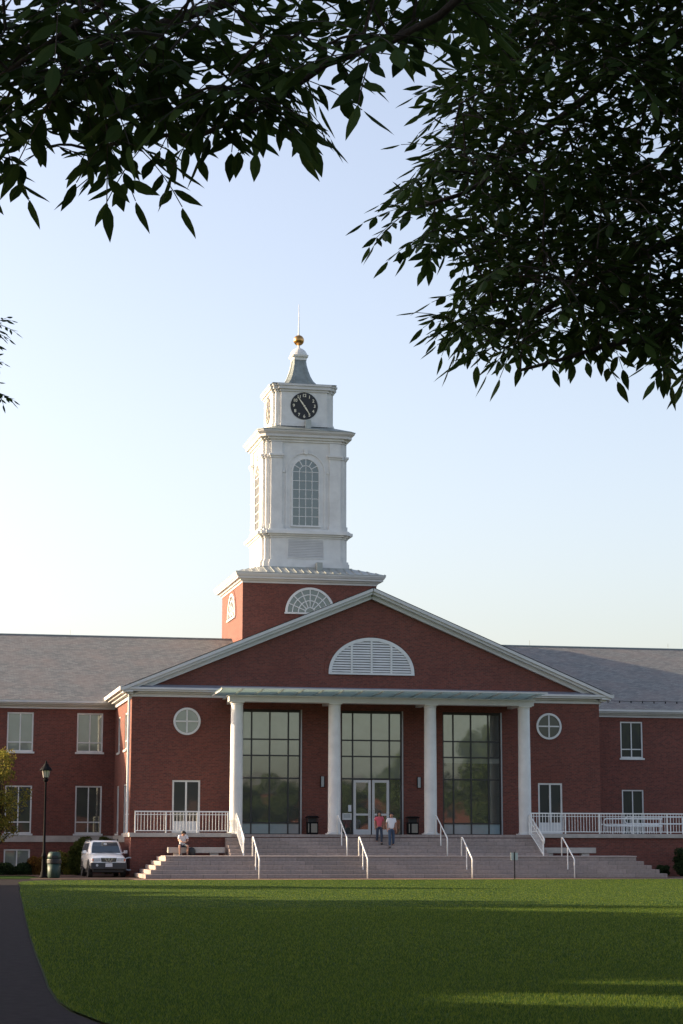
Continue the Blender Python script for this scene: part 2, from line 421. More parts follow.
# gable
gm = .414
gab = MB(); ap = (0.05, 14.2)
gab.prism(FRONT, [(-12.2, 8.955), (12.2, 8.955), (12.2, ap[1]-.414*12.15), (ap[0], ap[1]), (-12.2, ap[1]-.414*12.15)], -.25, -.001)
gab.build('gable_wall', 'brick', hall)
MB().boxf(FRONT, -W-.05, W+.05, 0, .06, 8.90, 9.06).boxf(FRONT, -W-.12, W+.12, 0, .22, 9.062, 9.15).boxf(FRONT, -W-.5, W+.5, 0, .46, 9.152, 9.24).boxf(FRONT, -W-.55, W+.55, 0, .54, 9.242, 9.34).build('cornice', 'trim', hall)
MB().poly([(-W-.3, -.52, 9.345), (W+.3, -.52, 9.345), (W+.3, -.004, 9.52), (-W-.3, -.004, 9.52)]).poly([(-W-.3, -.52, 9.341), (W+.3, -.52, 9.341), (W+.3, -.52, 9.355), (-W-.3, -.52, 9.355)]).build('flashing', 'flash', hall)
def rake(off0, off1, v0, v1, xr_=12.9):
    m_ = MB()
    for s_ in (-1, 1):
        p = [(0.02*s_, 14.66-off1), (0.02*s_, 14.66-off0), (s_*xr_, 14.66-gm*xr_-off0), (s_*xr_, 14.66-gm*xr_-off1)]
        m_.prism(FRONT, p, v0, v1)
    return m_
rk = rake(0, .16, .0, .60); rk2 = rake(.163, .30, .0, .48, 12.85); rk3 = rake(.303, .52, -.02, .22, 12.3)
rk.v += []; 
for r2 in (rk2, rk3):
    k = len(rk.v); rk.v += r2.v; rk.f += [tuple(i+k for i in f) for f in r2.f]
rk.build('raking_cornice', 'trim', hall)
# block roof
MB().poly([(-12.92, -.62, 14.70-gm*12.92), (0, -.62, 14.70), (0, 20.4, 14.70), (-12.92, 20.4, 14.70-gm*12.92)]).poly([(12.92, -.62, 14.70-gm*12.92), (0, -.62, 14.70), (0, 20.4, 14.70), (12.92, 20.4, 14.70-gm*12.92)]).build('roof', 'slate', hall)
for s_ in (-1, 1):
    X = s_*W; m_ = MB()
    def bx(a, b_, z0, z1, y0=-.5): m_.box(min(X+s_*a, X+s_*b_), max(X+s_*a, X+s_*b_), y0, YW-.05, z0, z1)
    bx(0, .10, 8.80, 9.0, .02); bx(0, .30, 9.002, 9.10, -.3); bx(0, .48, 9.102, 9.19); bx(.30, .66, 9.192, 9.38, -.56)
    m_.build('eave_gutter', 'trim', hall)
# louvred half-round vent in the gable
vz = 10.32; lv = MB()
lv.ring(FRONT, 0.02, vz, 2.10, 2.27, 0, math.pi, -.05, .07, sz=.80, n_=36).boxf(FRONT, -2.25, 2.29, -.05, .09, vz-.11, vz-.001)
vent = lv.build('louvre_vent', 'white', hall)
sl = MB()
for i in range(13):
    z = vz+.03+i*.132
    t = (z+.06-vz)/(2.12*.80)
    if t >= 1: break
    hw = 2.12*math.sqrt(1-t*t)
    sl.prism(frm((0.02, 0, 0), (0, -1, 0), (1, 0, 0)), [(-.005, z+.085), (.05, z), (.055, z+.02), (.0, z+.11)], -hw, hw)
for cu in (-1.05, 0, 1.05): sl.boxf(FRONT, cu-.03, cu+.07, .0, .065, vz, vz+1.7*math.sqrt(max(0, 1-(cu/2.2)**2))-.03)
sl.build('slats', 'white', vent)
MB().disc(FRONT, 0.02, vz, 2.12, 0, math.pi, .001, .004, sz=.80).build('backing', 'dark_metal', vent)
MB().ring(FRONT, 0.02, vz, 2.30, 2.50, 0, math.pi, 0, .025, sz=.82, n_=40).build('brick_arch', 'brick', hall)
# round windows
for cu, mt in ((-9.55, 'glass_win_sky_refl'), (9.56, 'glass_dark_refl')):
    m_ = MB().ring(FRONT, cu, 7.69, .585, .69, 0, 2*math.pi, .0, .07, n_=36)
    m_.boxf(FRONT, cu-.035, cu+.035, .01, .055, 7.69-.57, 7.69+.57).boxf(FRONT, cu-.57, cu-.036, .01, .053, 7.655, 7.725).boxf(FRONT, cu+.036, cu+.57, .01, .053, 7.655, 7.725)
    for v in m_.v: v.z -= 0
    o = m_.build('round_window', 'white', hall)
    MB().disc(FRONT, cu, 7.69, .58, 0, 2*math.pi, .002, .014, n_=36).build('pane', mt, o)
    MB().ring(FRONT, cu, 7.69, .72, .82, 0, 2*math.pi, 0, .02, n_=36).build('brick_surround', 'brick', o)
# side doors (glazed, white lower panel)
for a, b_ in doors:
    c_ = (a+b_)/2; m_ = MB(); z0 = ZT+.03; z1 = 4.74; r = .09; v0, v1 = -.12, -.03
    m_.boxf(FRONT, a, a+r, v0, v1, z0, z1).boxf(FRONT, b_-r, b_, v0, v1, z0, z1).boxf(FRONT, a+r, b_-r, v0, v1, z1-r, z1).boxf(FRONT, a+r, b_-r, v0, v1, z0, z0+.1)
    m_.boxf(FRONT, c_-.045, c_+.045, v0, v1-.005, z0+.1, z1-r).boxf(FRONT, a+r, c_-.045, v0, v1-.02, z0+.1, z0+.62).boxf(FRONT, c_+.045, b_-r, v0, v1-.02, z0+.1, z0+.62)
    d = m_.build('door', 'white', hall)
    MB().boxf(FRONT, a+r*.6, b_-r*.6, -.10, -.085, z0+.62, z1-r*.6).build('pane', 'glass_win', d)
    MB().boxf(FRONT, c_+.07, c_+.10, -.03, .02, z0+.95, z0+1.15).build('handle', 'sconce', d)
# big glazing
rows = [2.63, 4.88, 6.02, 6.84]   # transom heights
def glazing(k, a, b_, offs):
    m_ = MB(); t = .035; v0, v1 = -.13, -.05
    cols = [a+.03]+[a+o_ for o_ in offs]+[b_-.03]
    m_.boxf(FRONT, a, a+.06, v0, v1+.01, ZT+.0, 8.36).boxf(FRONT, b_-.06, b_, v0, v1+.01, ZT, 8.36)
    m_.boxf(FRONT, a+.06, b_-.06, v0, v1+.01, 8.22, 8.36).boxf(FRONT, a+.06, b_-.06, v0, v1+.01, ZT, ZT+.05)
    for u in cols[1:-1]:
        zb = ZT+.05
        m_.boxf(FRONT, u-t, u+t, v0, v1, (4.86 if (k == 1 and abs(u-(a+offs[1])) < .01) else zb), 8.22)
    for z in rows:
        if k == 1 and z < 3: continue
        for i in range(len(cols)-1):
            m_.boxf(FRONT, cols[i]+t, cols[i+1]-t, v0, v1-.006, z-t, z+t)
    g = m_.build('curtain_window', 'mullion', hall)
    lo = 2.63 if k != 1 else ZT
    for z0, z1, mt in ((ZT+.02, 2.63, 'spandrel'), (2.63, 4.88, 'glass_big'), (4.88, 6.02, 'glass_big'), (6.02, 6.84, 'glass_big'), (6.84, 8.30, 'glass_big')):
        if k == 1 and z1 < 3: continue
        if k == 1 and z0 == 2.63: z0 = ZT+.02
        for i in range(len(cols)-1):
            mm = mt
            if k == 1 and z1 < 5 and i in (1, 2): continue
            if z0 > 6 and k < 2: mm = 'glass_sky_refl'
            if z0 > 6 and k == 2 and i < 3: mm = 'glass_sky_refl'
            if z0 == 4.88 and k < 2: mm = 'glass_sky_refl' if k == 1 else 'glass_big'
            MB().boxf(FRONT, cols[i]+.01, cols[i+1]-.01, -.105, -.09, z0+.006, z1-.006).build('pane' if mm != 'spandrel' else 'spandrel_panel', mm, g)
    return cols
c0 = glazing(0, *gl[0], (.50, 1.44, 2.40))
c1 = glazing(1, *gl[1], (.62, 1.60, 2.56))
c2 = glazing(2, *gl[2], (.58, 1.53, 2.47))
# pale band inside the right glazing: bottom of an interior soffit seen through it
MB().boxf(FRONT, gl[2][0]+.07, gl[2][1]-.07, -.088, -.08, 5.72, 5.97).build('blind_strip', 'glass_sky_refl', hall)
for _, jb in gl: MB().boxf(FRONT, jb+.001, jb+.07, -.06, .03, ZT, 8.36).build('jamb_trim', 'sconce', hall)
# main double doors
for q in range(2):
    a, b_ = c1[1+q]+.035, c1[2+q]-.035; z0, z1 = ZT+.01, 4.82; r = .13; v0, v1 = -.12, -.02
    m_ = MB().boxf(FRONT, a, a+r, v0, v1, z0, z1).boxf(FRONT, b_-r, b_, v0, v1, z0, z1).boxf(FRONT, a+r, b_-r, v0, v1, z1-.13, z1).boxf(FRONT, a+r, b_-r, v0, v1, z0, z0+.26).boxf(FRONT, a+r, b_-r, v0, v1, 3.02, 3.12)
    d = m_.build('entrance_door', 'trim', hall)
    MB().boxf(FRONT, a+.1, b_-.1, -.085, -.07, z0+.2, z1-.1).build('pane', 'glass_big', d)
    hx = b_-.07 if q == 0 else a+.07
    MB().bar((hx, -.0+-.06, 2.9), (hx, -.06, 3.3), .015).bar((hx, -.0, 2.92), (hx, -.06, 2.92), .012).bar((hx, -.0, 3.28), (hx, -.06, 3.28), .012).build('handle', 'car_chrome', d)
nb = MB().boxf(FRONT, c1[0]+.05, c1[1]-.05, -.08, -.045, 2.80, 3.14).build('notice_panel', 'trim', hall)
MB().boxf(FRONT, c1[0]+.12, c1[1]-.12, -.044, -.04, 2.90, 3.10).build('panel_grille', 'sconce', nb)
MB().boxf(FRONT, c1[0]+.36, c1[1]-.06, -.088, -.083, 3.22, 3.55).build('notice', 'plate_white', hall)

# wings
FW = frm((0, YW, 0), (1, 0, 0), (0, -1, 0))
lw, rw = [], []
for i in range(8):
    c_ = 13.72+3.73*i
    lw += [(-c_, 6.45, 8.55, 1.40, 'glass_win_sky_refl'), (-c_, 2.10, 4.64, 1.42, 'glass_win'), (-c_, .22, 1.28, 1.38, 'glass_win_sky_refl')]
    c_ += .35*max(0, i-1)
    rw += [(c_-.27, 6.45, 8.52, 1.34, 'glass_dark_refl'), (c_-.27, 2.10, 4.65, 1.30, 'glass_dark_refl')]
for (x0, x1, ws) in ((-45, -W-.0, lw), (W, 45, rw)):
    wall(FW, x0, x1, 0, 8.82, [(c_-w/2, c_+w/2, a, b_) for c_, a, b_, w, _ in ws])
    for c_, a, b_, w, mt in ws: window(FW, c_, a, b_, w, mat=mt, low=(0 if b_ < 2 else .24))
MB().boxf(FW, -45, -W-.06, 0, .045, 1.66, 1.99).build('stone_band', 'stone', hall)
MB().boxf(FL, -YW+.05, 0, 0, .045, 1.66, 1.99).build('stone_band', 'stone', hall)
for x0, x1 in ((-45.3, -W-.02), (W+.02, 45.3)):
    MB().boxf(FW, x0, x1, 0, .08, 8.76, 8.90).boxf(FW, x0, x1, 0, .26, 8.902, 8.98).boxf(FW, x0, x1, 0, .44, 8.982, 9.06).boxf(FW, x0, x1, .28, .56, 9.062, 9.20).build('eave_gutter', 'trim', hall)
rs = (13.97-9.16)/(20.58-7.72)
for x0, x1 in ((-45.5, -3.9), (3.9, 45.5)):
    yj = 7.72
    MB().poly([(x0, yj, 9.19), (x1, yj, 9.19), (x1, 20.58, 13.97), (x0, 20.58, 13.97)]).poly([(x0, 33.4, 9.19), (x1, 33.4, 9.19), (x1, 20.58, 13.97), (x0, 20.58, 13.97)]).build('roof', 'slate', hall)
    MB().bar((x0, 20.58, 13.97), (x1, 20.58, 13.97), .07).build('ridge_cap', 'copper_grey', hall)
m_ = MB()
for i in range(46):
    x = 13.2+i*.7; y = 8.9; z = 9.19+(y-7.72)*rs
    m_.box(x, x+.05, y, y+.05, z, z+.13)
    if i < 45: m_.bar((x+.02, y+.02, z+.11), (x+.72, y+.02, z+.11), .012, 4)
m_.build('snow_rail', 'dark_metal', hall)
for sx in (-45, 45):
    FE = frm((sx, YW, 0), (0, 1, 0), (1 if sx > 0 else -1, 0, 0))
    MB().prism(FE, [(0, 0), (24.7, 0), (24.7, 8.9), (12.28, 13.8), (0, 8.9)], -.2, 0).build('end_wall', 'brick', hall)
MB().box(-45, 45, 32.8, 33.0, 0, 8.9).build('rear_wall', 'brick', hall)
# lightning rods on the ridge
m_ = MB()
for x in (10.6, 15.0, 24.3, -14): m_.bar((x, 20.58, 13.9), (x, 20.58, 14.35), .012, 4)
m_.build('lightning_rods', 'copper_grey', hall)
# down pipe at the left corner
MB().tube([(-W-.14, -.02, 9.1), (-W-.14, -.02, .25), (-W-.14, -.12, .1)], .06, 8).box(-W-.22, -W-.05, .0, .02, 6, 6.06).box(-W-.22, -W-.05, .0, .02, 3, 3.06).build('down_pipe', 'white', hall)

# terrace and portico
MB().box(-12.6, 12.6, -2.97, -.002, 0, ZT-.14).box(12.6, 44.9, -2.97, YW-.05, 0, ZT-.14).build('terrace_wall', 'brick', hall)
MB().box(-12.68, -7.69, -3.06, -.001, ZT-.138, ZT+.06).box(8.0, 44.9, -3.06, -.001, ZT-.138, ZT+.06).box(W+.01, 44.9, 0, YW-.01, ZT-.138, ZT+.06).build('terrace_coping', 'stone', hall)
MB().box(-8.018, 7.998, -3.02, -.001, ZT-.138, ZT).build('porch_floor', 'granite', hall)
# terrace_wall behind the upper stairs ends at the stair top
for k in range(4):
    X = (k-1.5)*4.94+.02
    cb = MB().lathe((X, -2.5, 0), [(.318, ZT+.12), (.318, 4.4), (.30, 8.38)], 28)
    c_ = cb.build('column', 'white', hall); smooth_by_angle(c_, 30)
    b_ = MB().sq((X, -2.5, 0), [(.37, ZT+.002), (.37, ZT+.06)]).lathe((X, -2.5, 0), [(.35, ZT+.061), (.355, ZT+.09), (.33, ZT+.12), (.32, ZT+.125)], 28).build('column_base', 'stone' if False else 'white', c_)
    cp_ = MB().lathe((X, -2.5, 0), [(.30, 8.38), (.325, 8.40), (.305, 8.43), (.33, 8.49)], 28).sq((X, -2.5, 0), [(.335, 8.492), (.335, 8.54)]).build('capital', 'white', c_)
MB().box(-7.83, 7.87, -2.84, -2.16, 8.542, 8.80).box(-7.9, 7.94, -2.90, -2.10, 8.802, 8.86).build('portico_beam', 'trim', hall)
m_ = MB()
for X in [(k-1.5)*4.94+.02 for k in range(4)]: m_.box(X-.13, X+.13, -2.158, -.001, 8.56, 8.80)
m_.build('cross_beams', 'trim', hall)
MB().box(-7.75, 7.8, -2.15, -.003, 8.81, 8.85).build('soffit', 'trim', hall)
cg = MB().prism(frm((-8.45, 0, 0), (0, -1, 0), (1, 0, 0)), [(.56, 8.97), (4.3, 9.09), (4.3, 9.11), (.56, 8.99)], 0, 16.6)
can = cg.build('glass_canopy', 'glass_canopy', hall)
m_ = MB()
for i in range(17):
    x = -8.4+i*1.006
    m_.prism(frm((x, 0, 0), (0, -1, 0), (1, 0, 0)), [(.57, 8.90), (3.6, 8.995), (4.2, 9.05), (4.28, 9.086), (.57, 8.966)], 0, .05)
m_.box(-8.45, 8.15, -4.34, -4.302, 9.07, 9.13)
m_.build('canopy_brackets', 'trim', can)
# wall lamps on the porch piers
for x in (-2.56, 2.52):
    w_ = MB().boxf(FRONT, x-.08, x+.08, .0, .09, 4.45, 4.98).build('wall_lamp', 'sconce', hall, bevel=.015)
    MB().boxf(FRONT, x-.10, x-.082, 0, .10, 4.42, 5.0).boxf(FRONT, x+.082, x+.10, 0, .10, 4.42, 5.0).build('lamp_bracket', 'dark_metal', w_)

# ---------------- clock tower
TC = (-0.02, YC, 0)
FT = [frm((-0.02, YC, 0), (1, 0, 0), (0, -1, 0)), frm((-0.02, YC, 0), (0, -1, 0), (-1, 0, 0)), frm((-0.02, YC, 0), (0, 1, 0), (1, 0, 0)), frm((-0.02, YC, 0), (-1, 0, 0), (0, 1, 0))]
MB().sq(TC, [(4.1, 9.5), (4.1, 17.2)]).build('tower_brick_base', 'brick', hall)
MB().sq(TC, [(4.14, 17.0), (4.14, 17.13)]).sq(TC, [(4.25, 17.132), (4.30, 17.24)]).sq(TC, [(4.45, 17.242), (4.45, 17.36)]).sq(TC, [(4.50, 17.362), (4.58, 17.50), (4.58, 17.56)]).build('tower_cornice', 'trim', hall)
MB().sq(TC, [(4.60, 17.565), (4.60, 17.60), (2.86, 18.16), (2.86, 18.2)]).build('tower_skirt_roof', 'metal_roof', hall)
m_ = MB()
for F in FT[:3]:
    for i in range(-10, 11):
        u = i*.45; vi = 4.6-max(0, 0) ; top = 2.9
        if abs(u) > 2.86:
            top = abs(u)+.02
        o_, uu, ww = F
        zt = 17.60+(4.6-top)/(4.6-2.86)*.56
        m_.bar(o_+uu*u+ww*4.58+Vector((0, 0, 17.625)), o_+uu*u+ww*top+Vector((0, 0, zt+.02)), .022, 4)
m_.build('roof_seams', 'metal_roof', hall)
MB().box(.5, .85, YC-3.6, YC-2.95, 17.9, 18.42).build('roof_vent', 'metal_roof', hall)
# lunettes
for F in FT[:3]:
    m_ = MB(); V = 4.1; cz = 15.28
    m_.ring(F, 0, cz, 1.38, 1.52, 0, math.pi, V-.02, V+.07, n_=36).boxf(F, -1.56, 1.56, V-.02, V+.10, cz-.10, cz-.001)
    for rr in (.30, .72, 1.08): m_.ring(F, 0, cz, rr-.03, rr+.03, 0, math.pi, V+.01, V+.045, n_=24)
    for i in range(1, 8):
        a = math.pi*i/8; c_, s_ = math.cos(a), math.sin(a)
        p = [(c_*.30+s_*.028, cz+s_*.30-c_*.028), (c_*1.39+s_*.028, cz+s_*1.39-c_*.028), (c_*1.39-s_*.028, cz+s_*1.39+c_*.028), (c_*.30-s_*.028, cz+s_*.30+c_*.028)]
        m_.prism(F, p, V+.012, V+.047)
    o = m_.build('lunette_window', 'white', hall)
    MB().disc(F, 0, cz, 1.42, 0, math.pi, V+.002, V+.008, n_=36).build('pane', 'glass_pale', o)
    MB().ring(F, 0, cz, 1.54, 1.76, 0, math.pi, V, V+.03, n_=40).build('brick_arch', 'brick', o)
# white stages
def stage(core, slab, half, z0, z1):
    m_ = MB().sq(TC, [(core, z0), (core, z1)])
    for F in FT: m_.boxf(F, -half, half, core-.3, slab, z0, z1)
    return m_
def merge(*ms):
    o = MB()
    for q in ms:
        k = len(o.v); o.v += q.v; o.f += [tuple(i+k for i in f) for f in q.f]
    return o
merge(stage(2.62, 2.80, 2.30, 18.10, 18.52), stage(2.57, 2.75, 2.26, 18.522, 18.66)).build('tower_plinth', 'white', hall)
m_ = stage(2.50, 2.66, 2.18, 18.662, 20.02); m_.build('tower_lower_stage', 'white', hall)
merge(stage(2.56, 2.72, 2.24, 20.022, 20.14), stage(2.66, 2.84, 2.36, 20.142, 20.24), stage(2.78, 2.98, 2.50, 20.242, 20.42), stage(2.62, 2.80, 2.32, 20.422, 20.56)).build('tower_lower_cornice', 'white', hall)
for F in FT[:3]:
    m_ = MB().boxf(F, -1.16, -1.10, 2.66, 2.70, 18.74, 19.98).boxf(F, 1.10, 1.16, 2.66, 2.70, 18.74, 19.98).boxf(F, -1.10, 1.10, 2.66, 2.70, 19.92, 19.98).boxf(F, -1.10, 1.10, 2.66, 2.70, 18.74, 18.80)
    o = m_.build('louvre_panel', 'white', hall)
    s2 = MB(); o_, uu, ww = F
    for i in range(11):
        z = 18.82+i*.10
        k = len(s2.v)
        for uv in (-1.1, 1.1):
            for v, zz in ((2.66, z+.085), (2.70, z), (2.70, z+.02), (2.66, z+.10)): s2.v.append(o_+uu*uv+ww*v+Vector((0, 0, zz)))
        s2.f += [(k, k+1, k+5, k+4), (k+1, k+2, k+6, k+5), (k+2, k+3, k+7, k+6), (k+3, k, k+4, k+7), (k, k+1, k+2, k+3), (k+4, k+5, k+6, k+7)]
    s2.build('slats', 'trim', o)
stage(2.40, 2.55, 2.14, 20.562, 26.0).build('tower_belfry_stage', 'white', hall)
m_ = MB(); m2 = MB()
for F in FT:
    for u0, u1 in ((-2.18, -1.48), (1.48, 2.18)):
        m_ = MB(); m_.boxf(F, u0, u1, 2.50, 2.64, 20.60, 24.98).boxf(F, u0-.05, u1+.05, 2.50, 2.70, 20.562, 20.85).boxf(F, u0-.05, u1+.05, 2.5, 2.69, 24.982, 25.10).boxf(F, u0-.11, u1+.11, 2.5, 2.77, 25.102, 25.24).boxf(F, u0, u1, 2.5, 2.64, 25.242, 25.98)
        m_.build('pilaster', 'white', hall)
    for s_ in (-1, 1):
        a, b_ = sorted((s_*2.16, s_*2.42)); m2 = MB()
        m2.boxf(F, a, b_, 2.40, 2.47, 20.56, 25.98).boxf(F, a, b_, 2.40, 2.53, 24.99, 25.22)
        m2.build('corner_pilaster', 'white', hall)
for F in FT[:3]:
    cz = 24.15; V = 2.55
    m_ = MB().ring(F, 0, cz, .80, .90, 0, math.pi, V, V+.05, n_=28).boxf(F, -.90, -.80, V, V+.05, 20.82, cz).boxf(F, .80, .90, V, V+.05, 20.82, cz).boxf(F, -.95, .95, V, V+.09, 20.72, 20.82)
    for u in (-.40, 0, .40): m_.boxf(F, u-.020, u+.020, V+.006, V+.03, 20.82, cz+(.40 if u == 0 else .0))
    for i in range(6): m_.boxf(F, -.80, .80, V+.006, V+.028, 20.82+(i+1)*.555-.018, 20.82+(i+1)*.555+.018)
    m_.ring(F, 0, cz, .375, .425, 0, math.pi, V+.006, V+.03, n_=20)
    for a in (30, 60, 90, 120, 150):
        a = R_(a); c_, s_ = math.cos(a), math.sin(a)
        m_.prism(F, [(c_*.4+s_*.024, cz+s_*.4-c_*.024), (c_*.81+s_*.024, cz+s_*.81-c_*.024), (c_*.81-s_*.024, cz+s_*.81+c_*.024), (c_*.4-s_*.024, cz+s_*.4+c_*.024)], V+.008, V+.032)
    o = m_.build('arched_window', 'white', hall)
    pts = [(-.81, 20.8), (.81, 20.8)]+[(.81*math.cos(math.pi*i/20), cz+.81*math.sin(math.pi*i/20)) for i in range(21)]
    MB().prism(F, pts, V+.001, V+.005).build('pane', 'glass_pale', o)
    mm = MB().ring(F, 0, cz, 1.16, 1.26, 0, math.pi, V, V+.05, n_=30).boxf(F, -1.26, -1.16, V, V+.05, 20.6, cz-.002).boxf(F, 1.16, 1.26, V, V+.05, 20.6, cz-.002).boxf(F, -1.46, -1.28, V, V+.055, cz-.06, cz+.05).boxf(F, 1.28, 1.46, V, V+.055, cz-.06, cz+.05)
    mm.prism(F, [(-.10, cz+1.1), (.10, cz+1.1), (.15, cz+1.42), (-.15, cz+1.42)], V+.0, V+.10)
    mm.build('arch_surround', 'white', o)
merge(stage(2.46, 2.64, 2.24, 26.002, 26.14), stage(2.58, 2.76, 2.36, 26.142, 26.28)).build('belfry_frieze', 'white', hall)
m_ = MB().sq(TC, [(2.90, 26.282), (2.90, 26.42), (3.05, 26.56), (3.08, 26.66)], ch=.11)
m_.build('belfry_cornice', 'trim', hall)
MB().sq(TC, [(3.10, 26.665), (3.10, 26.70), (1.98, 27.10), (1.98, 27.14)], ch=.11).build('belfry_skirt_roof', 'copper_grey', hall)
MB().box(.0, .35, YC-2.35, YC-1.97, 26.9, 27.5).build('roof_vent', 'metal_roof', hall)
stage(1.76, 1.93, 1.46, 27.05, 29.34).build('clock_stage', 'white', hall)
stage(1.80, 1.98, 1.50, 27.06, 27.32).build('clock_stage_base', 'white', hall)
merge(stage(1.82, 2.0, 1.54, 29.342, 29.48), stage(1.92, 2.10, 1.64, 29.482, 29.68), stage(1.98, 2.16, 1.70, 29.682, 29.80)).build('clock_cornice', 'trim', hall)
MB().sq(TC, [(2.06, 29.803), (2.0, 29.86), (1.2, 29.95)]).build('upper_roof_edge', 'copper_grey', hall)
prof = [(1.50, 29.88), (1.26, 29.97), (1.02, 30.12), (.82, 30.36), (.67, 30.68), (.55, 31.05), (.46, 31.42), (.42, 31.75)]
MB().sq(TC, prof, ch=.22).build('bell_roof', 'copper_grey', hall)
m_ = MB()
for i in range(7): m_.tube([(TC[0]-h-.01, TC[1]-.35*h*0+.0, z) for h, z in prof][i:i+2], .02, 4)
for sgn in (-.5, .5):
    m_.tube([(TC[0]-h-.01, TC[1]+sgn*h, z) for h, z in prof], .03, 4); m_.tube([(TC[0]+sgn*h, TC[1]-h-.01, z) for h, z in prof], .018, 4)
m_.build('bell_roof_seams', 'copper_grey', hall)
MB().sq(TC, [(.45, 31.752), (.45, 31.95)], ch=.2).sq(TC, [(.53, 31.952), (.56, 32.08)], ch=.2).lathe(TC, [(.56, 32.082), (.52, 32.25), (.42, 32.42), (.25, 32.55), (.09, 32.62), (.07, 32.8)], 20).build('cap', 'white', hall)
fb = MB().lathe((TC[0], TC[1], 33.12), [(.34*math.sin(math.pi*i/14)+.001, -.34*math.cos(math.pi*i/14)) for i in range(15)], 24).build('gold_ball', 'gold', hall, smooth=True)
MB().bar((TC[0], TC[1], 33.4), (TC[0], TC[1], 35.5), .045, 8, .012).lathe((TC[0], TC[1], 33.42), [(.09, 0), (.05, .1), (.03, .2)], 10).build('spire_rod', 'trim', hall)
# clocks
def text_mesh(s, size):
    cu = bpy.data.curves.new('t', 'FONT'); cu.body = s; cu.size = size; cu.align_x = 'CENTER'; cu.align_y = 'CENTER'; cu.offset = .006; cu.extrude = .004
    ob = bpy.data.objects.new('t', cu); COL.objects.link(ob)
    dg = bpy.context.evaluated_depsgraph_get(); me = bpy.data.meshes.new_from_object(ob.evaluated_get(dg))
    vs = [v.co.copy() for v in me.vertices]; fs = [tuple(p.vertices) for p in me.polygons]
    bpy.data.objects.remove(ob); bpy.data.curves.remove(cu); bpy.data.meshes.remove(me); return vs, fs
nums = [text_mesh(str(i), .27) for i in range(1, 13)]
for F in FT[:3]:
    o_, uu, ww = F; cz = 28.44; V = 1.93
    face = MB().disc(F, 0, cz, .86, 0, 2*math.pi, V, V+.035, n_=48).build('clock_face', 'clock_black', hall)
    for i, (vs, fs) in enumerate(nums):
        m_ = MB(); a = math.pi/2-2*math.pi*(i+1)/12; k = len(m_.v)
        for v in vs: m_.v.append(o_+uu*(.66*math.cos(a)+v.x)+ww*(V+.042+v.z)+Vector((0, 0, cz+.66*math.sin(a)+v.y)))
        m_.f += [tuple(k+j for j in f) for f in fs]
        m_.build('numeral', 'cream', face)
    for ang, L, w in ((-35.5, .70, .045), (147, .66, .05)):
        a = R_(90-ang); d = (math.cos(a), math.sin(a)); q = (-d[1], d[0])
        P = lambda l, t: (d[0]*l+q[0]*t, cz+d[1]*l+q[1]*t)
        MB().prism(F, [P(-.08, -w*.5), P(.3*L, -w), P(L, -.012), P(L, .012), P(.3*L, w), P(-.08, w*.5)], V+.055, V+.068).build('clock_hand', 'cream', face)
    MB().disc(F, 0, cz, .06, 0, 2*math.pi, V+.036, V+.08, n_=16).build('hub', 'cream', face)

# ------------------------------------------------------------------ steps
steps = empty('entrance_steps', (0, -5, 0), 'wide grey granite steps with a broad landing climbing to the columned porch', 'steps')
def addst(m_, name): 
    for v in m_.v: v.y += 5
    o = m_.build(name, 'granite_sunlit' if 'slab' in name else 'granite', steps, bevel=.022); return o
rz = .98/5
for i in range(5):
    ins = .27*i; addst(MB().box(-12.42+ins, 12.88-ins, -8.0+.34*i, -3.0+.002*i, rz*i, rz*(i+1)-.0), 'lower_step' if i < 4 else 'landing')
addst(MB().box(-11.37, 11.83, -6.675, -4.9, .982, 1.03), 'sunlit_landing_slab')  # paler stone paints in the sunlit front edge of the landing
uz = (ZT-.98)/6
for i in range(6):
    if i == 5: break
    addst(MB().box(-8.0, 7.9, -4.92+.38*i, -2.975, .98+uz*i, .98+uz*(i+1)), 'upper_step')

# ------------------------------------------------------------------ railings
def handrail(x, y0, zb0, y1, zb1, label, ymid):
    """bent white pipe rail descending from (y0, zb0) to (y1, zb1)"""
    r = empty('handrail', (x, y1, 0), label, 'handrail', 'bent white pipe handrails on the entrance steps')
    T0, T1 = zb0+.93, zb1+.90
    p = [(0, y0-y1, zb0), (0, y0-y1, T0-.08), (0, y0-y1-.03, T0-.02), (0, y0-y1-.10, T0), (0, y0-y1-.22, T0-.04)]
    q = [(0, .10, T1+.05), (0, .03, T1), (0, 0, T1-.06), (0, 0, zb1)]
    MB().tube(p+q, .032, 8).build('rail_pipe', 'rail_white', r, smooth=True)
    t = (ymid-y0)/(y1-y0); 
    zt = T0-.04+(T1+.05-T0+.04)*((ymid-(y0-.22))/((y1+.10)-(y0-.22)))
    zb = {True: zb0, False: zb1}[abs(zb0-zb1) < .01]
    tr = (zb0-zb1)
    n_ = 5 if tr < 1.02 else 6
    st = zb1+(tr)*max(0, min(1, (ymid-y1)/(y0-y1)))
    MB().bar((0, ymid-y1, st-.12), (0, ymid-y1, zt), .026, 8).build('post', 'rail_white', r)
    return r
lx = [-7.2, -2.07, 3.0, 8.05]
for x, d in zip(lx, ('leftmost', 'second from the left', 'third from the left', 'rightmost')):
    handrail(x, -6.45, .98, -8.35, 0.0, f'bent white handrail on the lower flight, {d} of the four there', -7.35)
for x, d in zip((-2.37, 2.64), ('left of the couple, by the second column', 'right of the couple, by the third column')):
    handrail(x, -2.92, ZT, -5.15, .98, f'bent white handrail on the upper flight, {d}', -3.9)
